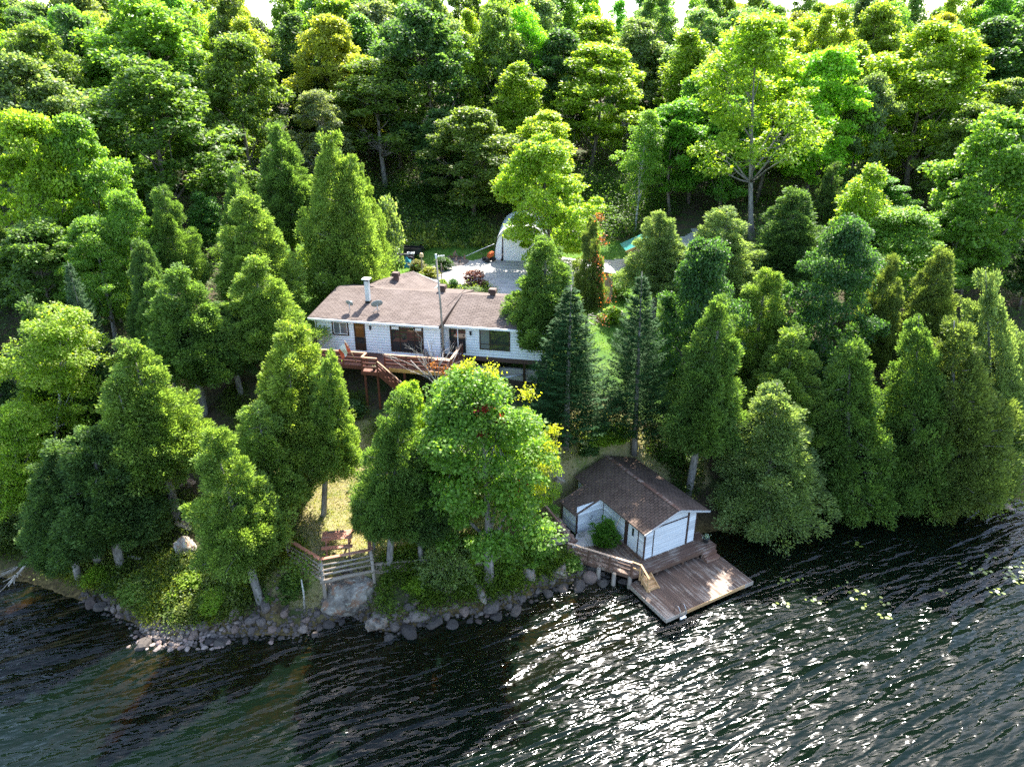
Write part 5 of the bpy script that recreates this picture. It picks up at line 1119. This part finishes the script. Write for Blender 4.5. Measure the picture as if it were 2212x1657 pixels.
# garden tractor / tiller
tl = empty('garden_tiller', (-2.35,68.9,gz(-2.35,68.9)), .5, 'orange and black garden machine parked at the left side of the garage', 'garden machine')
b = MB(); b.prism([(-.1,-.25,.35),(.5,-.25,.55),(.55,-.25,.95),(.1,-.25,.8)], (0,-.5,0)); b.build('hood', M['orange'], tl)
for x, y in ((-.25,-.35),(-.25,.35),(.45,-.3),(.45,.3)): b = MB(); b.tube([(x,y-.08,.22),(x,y+.08,.22)], .22, 14); b.build('wheel', M['rubber'], tl)
b = MB(); b.box(-.55,.1,-.2,.2,.25,.45); b.build('engine', M['black'], tl); b = MB(); b.tube([(-.3,-.2,.4),(-.75,-.22,.95),(-.75,.22,.95),(-.3,.2,.4)], .02, 6); b.build('handlebar', M['black'], tl)
# fire pit with boards
fx, fy = -5.6, 68.7; fz = gz(fx, fy); fp = empty('fire_pit', (fx,fy,fz), 0, 'fire pit mound piled with charred boards between the lawn and the gravel', 'fire pit')
b = MB(); b.lathe([(1.6,-.1),(1.3,.1),(.8,.22),(0,.3)], n=20); o = b.build('ash_mound', M['ash'], fp)
for k in range(26):
    a, r_ = rk.uniform(0,6.28), rk.uniform(.1,1.2); l = rk.uniform(.5,1.1); q = Vector((r_*math.cos(a), r_*math.sin(a)*.8, .15+.5*max(0,1-r_))); e = Vector((rk.uniform(-.5,.5),rk.uniform(-.5,.5),rk.uniform(-.1,.75))).normalized()*l*.5
    b = MB(); b.beam(q-e*.5, q+e, .14, .035); b.build('board', M['burnt_wood' if k % 3 else 'ash'], fp)
b = MB(); b.tube([(-5.0,69.3,10.7),(-3.2,69.4,11.5),(-1.75,69.2,12.15)], .03, 6); tag(b.build('long_pole', M['pipe_white']), 'thin pale pole slanting from the fire pit up to the garage', 'pole')
bp = empty('birdhouse', (-8.36,64.6,gz(-8.36,64.6)), 0, 'round-topped birdhouse on a wooden post beside the rear lawn', 'birdhouse')
b = MB(); b.box(-.05,.05,-.05,.05,0,1.65); b.build('post', M['grey_wood_z'], bp)
b = MB(); b.prism([(.17*math.cos(a),-.13,1.78+.19*max(0,math.sin(a))) for a in [PI*k/8 for k in range(9)]] + [(-.17,-.13,1.6),(.17,-.13,1.6)], (0,-.26,0)); b.build('box', M['pine_board'], bp)
b = MB(); b.disc((0,-.135,1.8), .035, 10, (0,-1,0)); b.build('entrance', M['black'], bp)
b = MB(); z_ = gz(-6.25,61.5); b.tube([(-6.25,61.5,z_-.1),(-6.25,61.5,z_+1.9)], .045, 8); b.beam((-6.25,61.5,z_+1.75),(-6.0,61.45,z_+1.3),.03,.03); tag(b.build('lamp_post', M['brown_plastic']), 'thin dark garden post with a bent hook at the edge of the gravel', 'post')
b = MB(); z_ = gz(-10.9,66.7); b.tube([(-10.9,66.7,z_-.1),(-10.9,66.7,z_+.95)], .08, 10); tag(b.build('vent_pipe', M['black']), 'black upright pipe on the rear lawn behind the roof vent', 'pipe')
b = MB(); z_ = gz(-10,66.6); b.add([(-10.7,66.2,z_),(-9.4,66.3,z_),(-9.5,67.2,z_),(-10.6,67.2,z_),(-10.05,66.7,z_+1.05)], [(0,1,4),(1,2,4),(2,3,4),(3,0,4),(3,2,1,0)]); tag(b.build('tarp', M['blue_tarp']), 'blue-green tarp draped in a small peak just behind the cottage roof', 'tarp')
# all-terrain vehicle, nose to the left
ATV = Vector((-10.55,68.3,gz(-10.55,68.3))); av = empty('quad_bike', ATV, math.radians(4), 'black four-wheeled quad bike with racks parked on the rear lawn', 'quad bike')
for x, y in ((-.68,-.42),(-.68,.42),(.62,-.42),(.62,.42)):
    b = MB(); b.tube([(x,y-.13,.3),(x,y-.09,.3),(x,y+.09,.3),(x,y+.13,.3)], [.25,.31,.31,.25], 20); wh = b.build('wheel', M['rubber'], av)
    b = MB(); b.tube([(x,y-.145,.3),(x,y+.145,.3)], [.14,.14], 14); b.build('rim', M['steel'], wh)
b = MB(); b.box(-.55,.5,-.2,.2,.32,.62); b.prism([(-1.02,-.25,.55),(-.35,-.25,.5),(-.2,-.25,.75),(-.55,-.25,.92),(-.98,-.25,.82)], (0,-.5,0)); b.prism([(-.25,-.2,.6),(.3,-.2,.55),(.3,-.2,.74),(.05,-.2,.72),(-.2,-.2,.82)], (0,-.4,0)); b.build('body', M['atv_paint'], av)
for x in (-.68,.62):
    for s in (-1,1):
        b = MB(); pts = [(x+.42*math.cos(a), s*.42, .33+.36*math.sin(a)) for a in [PI*k/8 for k in range(1,8)]]
        for i in range(6): b.beam(pts[i], pts[i+1], .34, .03, (0,1,0)) if False else b.add([(pts[i][0],s*.25,pts[i][2]),(pts[i+1][0],s*.25,pts[i+1][2]),(pts[i+1][0],s*.6,pts[i+1][2]-.02),(pts[i][0],s*.6,pts[i][2]-.02)], [(0,1,2,3)])
        b.build('fender', M['atv_paint'], av)
b = MB(); b.prism([(-.15,-.17,.76),(.72,-.17,.72),(.75,-.17,.84),(.3,-.17,.82),(0,-.17,.86)], (0,-.34,0)); b.build('seat', M['black'], av)
for x0, x1, z in ((-1.0,-.5,.98),(.35,1.05,.93)):
    b = MB(); b.tube([(x0,-.38,z),(x1,-.38,z),(x1,.38,z),(x0,.38,z),(x0,-.38,z)], .018, 6)
    for k in range(1,6): yk = -.38+k*.127; b.tube([(x0,yk,z),(x1,yk,z)], .01, 5)
    for xx in (x0+.08,x1-.08):
        for yy in (-.3,.3): b.tube([(xx,yy,z),(xx,yy*.7,z-.3)], .014, 5)
    b.build('rack', M['galv'], av)
b = MB(); b.tube([(-.3,-.38,1.08),(-.42,-.1,1.03),(-.5,0,.85)], .02, 6); b.tube([(-.3,.38,1.08),(-.42,.1,1.03),(-.5,0,.85)], .02, 6); b.build('handlebar', M['black'], av)
for s in (-1,1): b = MB(); b.lathe([(0,0),(.07,.01),(.06,.05)], (0,0,0), 10); o = b.build('headlight', M['metal_white'], av, (-1.0,s*.15,.7)); o.rotation_euler = (0,-PI/2,0)
ct = empty('utility_cart', (-9.85,69.9,gz(-9.85,69.9)), math.radians(-6), 'black dump cart with its bed standing behind the quad bike', 'cart')
b = MB(); b.box(-1.0,1.0,-.55,-.5,.45,1.05); b.box(-1.0,1.0,.5,.55,.45,1.05); b.box(-1.0,-.95,-.5,.5,.45,1.05); b.box(.95,1.0,-.5,.5,.45,1.05); b.box(-.95,.95,-.5,.5,.45,.5); b.build('bed', M['black'], ct)
for s in (-1,1): b = MB(); b.tube([(0,s*.65-.07,.25),(0,s*.65+.07,.25)], .25, 16); b.build('wheel', M['rubber'], ct)
b = MB(); b.beam((-.9,0,.4),(-1.4,-.3,.35),.06,.06); b.build('tow_bar', M['steel'], ct)
# garden by the rear wall
plant('shrub', -3.35, 61.4, gz(-3.35,61.4)+1.55, 2.1, (.13,.05,.055), 'purple-leaved barberry bush at the edge of the gravel', None, var=0)
pot_plant((-2.35,60.5,gz(-2.35,60.5)), .28, .42, 'pot_dark', 'broad_leaf', (.2,.25,.06), 'large black tub with a leafy plant right of the purple bush', n=70, lsz=.25)
for k, (x, y, h, wd, c, lb) in enumerate(((-6.0,59.6,1.1,1.3,(.16,.24,.03),'bright iris clump by the bent-hook post'),(-5.1,60.2,1.0,1.1,(.05,.13,.03),'dark upright leafy clump in the rear garden bed'),(-4.3,59.0,.8,1.2,(.1,.16,.03),'low green shrub between the iris and the purple bush'),
    (-3.1,58.8,.85,1.7,(.12,.18,.06),'pale hydrangea-like bush in front of the purple bush'),(-2.2,58.6,.6,1.0,(.17,.22,.04),'small yellow-green bush in front of the black tub'),(-7.5,63.8,.9,1.8,(.22,.24,.03),'yellow-green clump at the foot of the birdhouse'),(-9.0,65.6,1.1,1.6,(.15,.15,.05),'tawny tall grass clump left of the birdhouse'),
    (-6.6,66.2,1.2,2.0,(.05,.11,.02),'dark leafy clump right of the birdhouse'),(-15.6,61,.9,1.6,(.14,.15,.05),'tawny fern clump in the shade at the lawn edge'))):
    plant('shrub', x, y, gz(x,y)+h, wd, c, lb, None)
p = pts_in(150, box=(-6.8,-1.2,57.0,60.6)); scatter_leaves('garden_plants', 'low mixed garden plants in the bed behind the cottage', 'garden plants', p, RG.uniform(.2,.6,len(p)), .13, M['broad_leaf'], (.17,.23,.04), 40, .25)
# sheds
s1 = empty('shed', (6.6,59.2,gz(7.6,60)), math.radians(6), 'tall board shed with a curved white metal roof behind the rusty-twigged cedar', 'shed')
b = MB(); b.box(0,2.1,0,2.3,-.2,2.0); 
for k in range(15): b.box(k*.145,k*.145+.02,-.015,0,-.2,2.0)
b.build('wall', M['shed_wall'], s1)
b = MB(); n = 12; pr = [(-.35 + 2.8*k/n, 2.0+.55*math.sin(PI*(.12+.76*k/n))) for k in range(n+1)]; 
for k in range(n): (x0,z0),(x1,z1) = pr[k], pr[k+1]; b.prism([(x0,-.45,z0),(x1,-.45,z1),(x1,2.6,z1),(x0,2.6,z0)], (0,0,.04))
b.build('roof', M['metal_white'], s1)
s2 = empty('shed', (11.35,66.0,gz(12,66.5)-.1), math.radians(3), 'small pine shed with a teal roof at the right of the driveway', 'shed')
b = MB(); b.prism([(0,0,0),(2.6,0,0),(2.6,0,2.35),(1.3,0,2.95),(0,0,2.35)], (0,-2.2,0)); b.build('wall', M['pine_board'], s2)
b = MB(); b.box(.75,1.5,-.02,0,.3,2.0); b.build('door_opening', M['black'], s2)
b = MB(); b.prism([(-.75,-.4,2.13),(1.3,-.4,3.05),(1.3,2.5,3.05),(-.75,2.5,2.13)], (0,0,.06)); b.prism([(1.302,-.4,3.05),(3.3,-.4,2.13),(3.3,2.5,2.13),(1.302,2.5,3.05)], (0,0,.06)); b.build('roof', M['teal_roof'], s2)
b = MB(); b.beam((-.77,-.42,2.03),(1.3,-.42,2.96),.04,.14); b.beam((1.3,-.42,2.96),(3.32,-.42,2.03),.04,.14); b.build('barge_board', M['yellow_wood'], s2)
b = MB(); b.box(-.02,1.0,-.012,0,-.1,.3); b.build('base_board', M['skirt_brown'], s2)
b = MB(); z_ = gz(9.8,60.2); b.lathe([(0,0),(.22,0),(.25,.1),(.25,.5),(.18,.62),(0,.62)], (9.9,60.2,z_), 12); tag(b.build('keg', M['galv']), 'grey metal drum on the grass right of the curved-roof shed', 'drum')
b = MB(); b.prism([(9.0,60.6,z_+.3),(9.7,60.5,z_+.25),(9.7,61.2,z_+.3),(9.1,61.2,z_+.42)], (0,0,.3)); tag(b.build('sled', M['orange']), 'orange plastic sheet lying beside the metal drum', 'sheet')
# brush pile behind the spruces
bp2 = on_ground(1310,690); o = empty('brush_pile', bp2, 0, 'heap of pale broken branches and boards between the two spruce tops', 'brush pile')
for k in range(26): a = Vector((rk.gauss(0,1.1),rk.gauss(0,.8),rk.uniform(0,.4))); e = Vector((rk.uniform(-1,1),rk.uniform(-.7,.7),rk.uniform(-.2,.2))); b = MB(); b.tube([a-e,a+e],[.05,.03],6); b.build('branch', M['dead_wood'], o)
# power pole and wires behind the garage
zp = gz(6.3,80); pp = empty('utility_pole', (6.3,80,zp), 0, 'grey utility pole with wires rising behind the brilliant maple', 'utility pole')
b = MB(); b.tube([(0,0,-.3),(0,0,17.6-zp)], [.16,.11], 10); b.build('pole', M['grey_wood_z'], pp); b = MB(); b.lathe([(0,0),(.12,0),(.12,.4),(0,.45)], (.2,0,16.6-zp), 10); b.build('insulator', M['galv'], pp)
b = MB(); b.tube([Vector((0,0,17.4-zp)), Vector((1.2,9,21.5-zp)), Vector((2.6,20,28-zp))], .018, 5); b.tube([Vector((0,0,17.3-zp)), Vector((-5,-15,14.2-zp)), Vector((-10.8,-33,12.9-zp))], .015, 5); b.build('wire', M['black'], pp)

# ================================================================== BARE BRANCHES, LOGS
def branchy(b, p, d, L, r, depth, rn, spread=.5, up=.15):
    n = 3; pts = [p.copy()]; q = p.copy(); dd = d.copy()
    for i in range(n): dd = (dd + Vector((rn.gauss(0,.12), rn.gauss(0,.12), rn.gauss(0,.1)+up*.1))).normalized(); q = q + dd*L/n; pts.append(q.copy())
    b.tube(pts, [r, r*.85, r*.7, r*.45], 6)
    if depth:
        for k in range(rn.choice((2,3,3))):
            i = rn.choice((1,2,3)); nd = (dd + Vector((rn.gauss(0,spread), rn.gauss(0,spread), rn.gauss(0,spread*.6)+up))).normalized(); branchy(b, pts[i], nd, L*rn.uniform(.5,.75), r*.5, depth-1, rn, spread, up)
rb_ = random.Random(21); bt = on_ground(965,905)
q = at_y(945,838,43.0); b = MB(); g0 = Vector((q.x+.3,43.0,gz(q.x+.3,43.0)-.1)); b.tube([g0, g0.lerp(q,.5), q], [.12,.1,.08], 8)
for tx, ty, Y_ in ((903,700,43.2),(880,745,42.8),(950,735,43.2),(985,760,43),(925,760,42.6)):
    e = at_y(tx, ty, Y_); d = (e-q); branchy(b, q, d.normalized(), d.length*.72, .05, 3, rb_, .3, .05)
tag(b.build('bare_tree', M['dead_wood']), 'leafless pale grey tree standing in front of the deck railing', 'bare tree')
bp3 = at_z(945,775,9.0); rt_ = empty('autumn_sapling', (-3.3,42.8,gz(-3.3,42.8)), 0, 'orange-red leaved sapling below the front edge of the deck', 'young tree')
b = MB(); b.tube([(0,0,-.1),(0,0,1.8)], [.04,.02], 6); b.build('trunk', M['bark'], rt_)
for vx, vy in ((935,790),(960,800),(982,795)): p = at_y(vx, vy, 42.8) - rt_.location; leaf_patch('leaves', p, (.4,.35,.3), 90, .12, (.24,.09,.025), rt_)
b = MB()
for (x0,y0),(x1,y1),r_ in (((10,1262),(60,1215),.09),((0,1190),(75,1160),.05),((0,1160),(60,1190),.05),((5,1235),(90,1200),.04)):
    a, c = at_z(x0,y0,.15), at_z(x1,y1,1.0); branchy(b, c, (a-c).normalized(), (a-c).length, r_, 2, rb_, .35, 0)
tag(b.build('fallen_branches', M['dead_wood']), 'tangle of bare fallen branches reaching into the water at the far left', 'fallen branches')
for (x0,y0),(x1,y1),r_,lb in (((232,1206),(308,1214),.13,'long pale fallen log between the dark cedar trunks at left'),((222,1221),(250,1226),.07,'short pale log below the long fallen one'),((955,1165),(985,1195),.11,'pale log slanting against the log wall near the trunks')):
    a, c = on_ground(x0,y0), on_ground(x1,y1); b = MB(); b.tube([a+Vector((0,0,.12)), (a+c)/2+Vector((0,0,.16)), c+Vector((0,0,.12))], [r_,r_*.95,r_*.75], 8, jit=.07); tag(b.build('fallen_log', M['dead_wood']), lb, 'log')
o = link('sapling_trunk_tmp', bpy.data.meshes.new('tmp')); bpy.data.objects.remove(o)
b = MB(); a, c = on_ground(658,1318), at_y(651,1252,30.4); b.tube([a-Vector((0,0,.2)), a.lerp(c,.5)+Vector((.05,0,0)), c], [.06,.05,.035], 7)
sp_ = empty('birch_sapling', a, 0, 'young birch on a white stem left of the huge boulder', 'young tree'); o = b.build('stem', M['bark_birch']); o.parent = sp_; o.location = -a
q = at_y(645,1228,31) - a; leaf_patch('foliage', q, (1.0,.8,.9), 620, .14, (.1,.17,.025), sp_)
# shrubs on the bank
for k, (vx, vy, h, wd, c, lb) in enumerate(((1010,1240,1.1,1.6,'lime','yellow-leaved bush right of the round dark boulder'),(905,1275,.8,1.5,'lime','yellow-green bush hanging over the rocks below the paired trunks'),(1160,1215,1.3,2.2,'bright','leafy bush in front of the sagging log wall'),(1100,1235,1.1,1.8,'bright','leafy bush beside the foot of the big bright maple'),
    (1235,1225,.7,1.4,'bright','fern clump under the left end of the walkway'),(300,1290,1.0,2.4,'cedl','fern-like green bush on the left bank above the shore rocks'),(470,1310,.9,2.2,'lime','yellow bush at the front of the left bank behind the cobbles'),(620,1290,1.2,2.2,'mid','green bush left of the huge boulder at the water'),
    (410,1265,.8,2.0,'yel','golden low bush in the middle of the left bank'),(220,1255,.9,1.8,'lime','light bush at the left end of the bank'),(1300,960,1.5,2.2,'lime','sunlit yellow-green sapling right of the spruce with the pale trunk'),(1335,985,1.2,2.0,'lime','lit yellow bush left of the slender spruce trunk'),(1270,985,1.1,1.6,'dark','dark round bush between the two spruces'),
    (1450,1000,1.3,2.4,'mid','dark green bush at the foot of the leaning trunk'),(1185,1120,.9,1.5,'bright','bush beside the handrail of the hillside stairs'),(1165,1165,.8,1.3,'bright','small bush at the bottom of the hillside stairs'),(1320,695,1.2,2.0,'lime','light shrub beside the brush pile'),(1340,640,1.4,2.2,'bright','shrub left of the slender spruce tip'),
    (900,540,.9,2.2,'mid','bushes at the wood edge behind the quad bike'),(1240,520,1.4,2.6,'mid','bushes behind the driveway right of the garage'),(1330,500,1.5,2.6,'mid','leafy bush under the slender birch'),(700,880,1.2,2.5,'mid','bush under the deck posts'),(760,900,1.1,2.2,'dark','dark bush under the deck stairs'))):
    p = on_ground(vx, vy); plant('shrub', p.x, p.y, p.z+h, wd, G[c], lb, None)
# lily pads
t = NT('lily'); v = t.coord(); ri = t.n('NewGeometry').outputs['Random Per Island']; t.pbr(t.mix(ri, (.08,.13,.02), (.2,.24,.04)), .35); M['lily'] = t.m
for k, (x, y, n) in enumerate(((16.2,34,9),(17.3,34.1,4),(19.9,33.1,7),(20,32.6,4),(17.5,32.2,9),(15.3,32,5),(20.3,31.7,4),(21,31.1,5),(21.3,30.7,3),(27.7,35.1,6),(28.7,34.9,8),(29.9,34.3,14),(30.6,34.9,9),(28.3,33.1,8),(25.2,32.8,3),(30,36.4,4),(22.1,37.5,6),(21.4,32.2,3),(30.1,33.9,7),(31.5,35.3,8))):
    b = MB()
    for j in range(n):
        r_ = rk.uniform(.06,.12); a0 = rk.uniform(0,6.28); cx, cy_ = rk.gauss(0,.28), rk.gauss(0,.2); tl_ = rk.uniform(0,.03)
        b.add([(cx,cy_,.012)] + [(cx+r_*math.cos(a0+a), cy_+r_*math.sin(a0+a), .012+tl_*math.sin(a)) for a in [.25+5.8*i/13 for i in range(14)]], [(0,i+1,i+2) for i in range(13)])
    tag(b.build('lily_pads', M['lily'], None, (x,y,0)), 'cluster of green lily pads floating on the dark water right of the dock', 'lily pads', 'lily pad clusters')
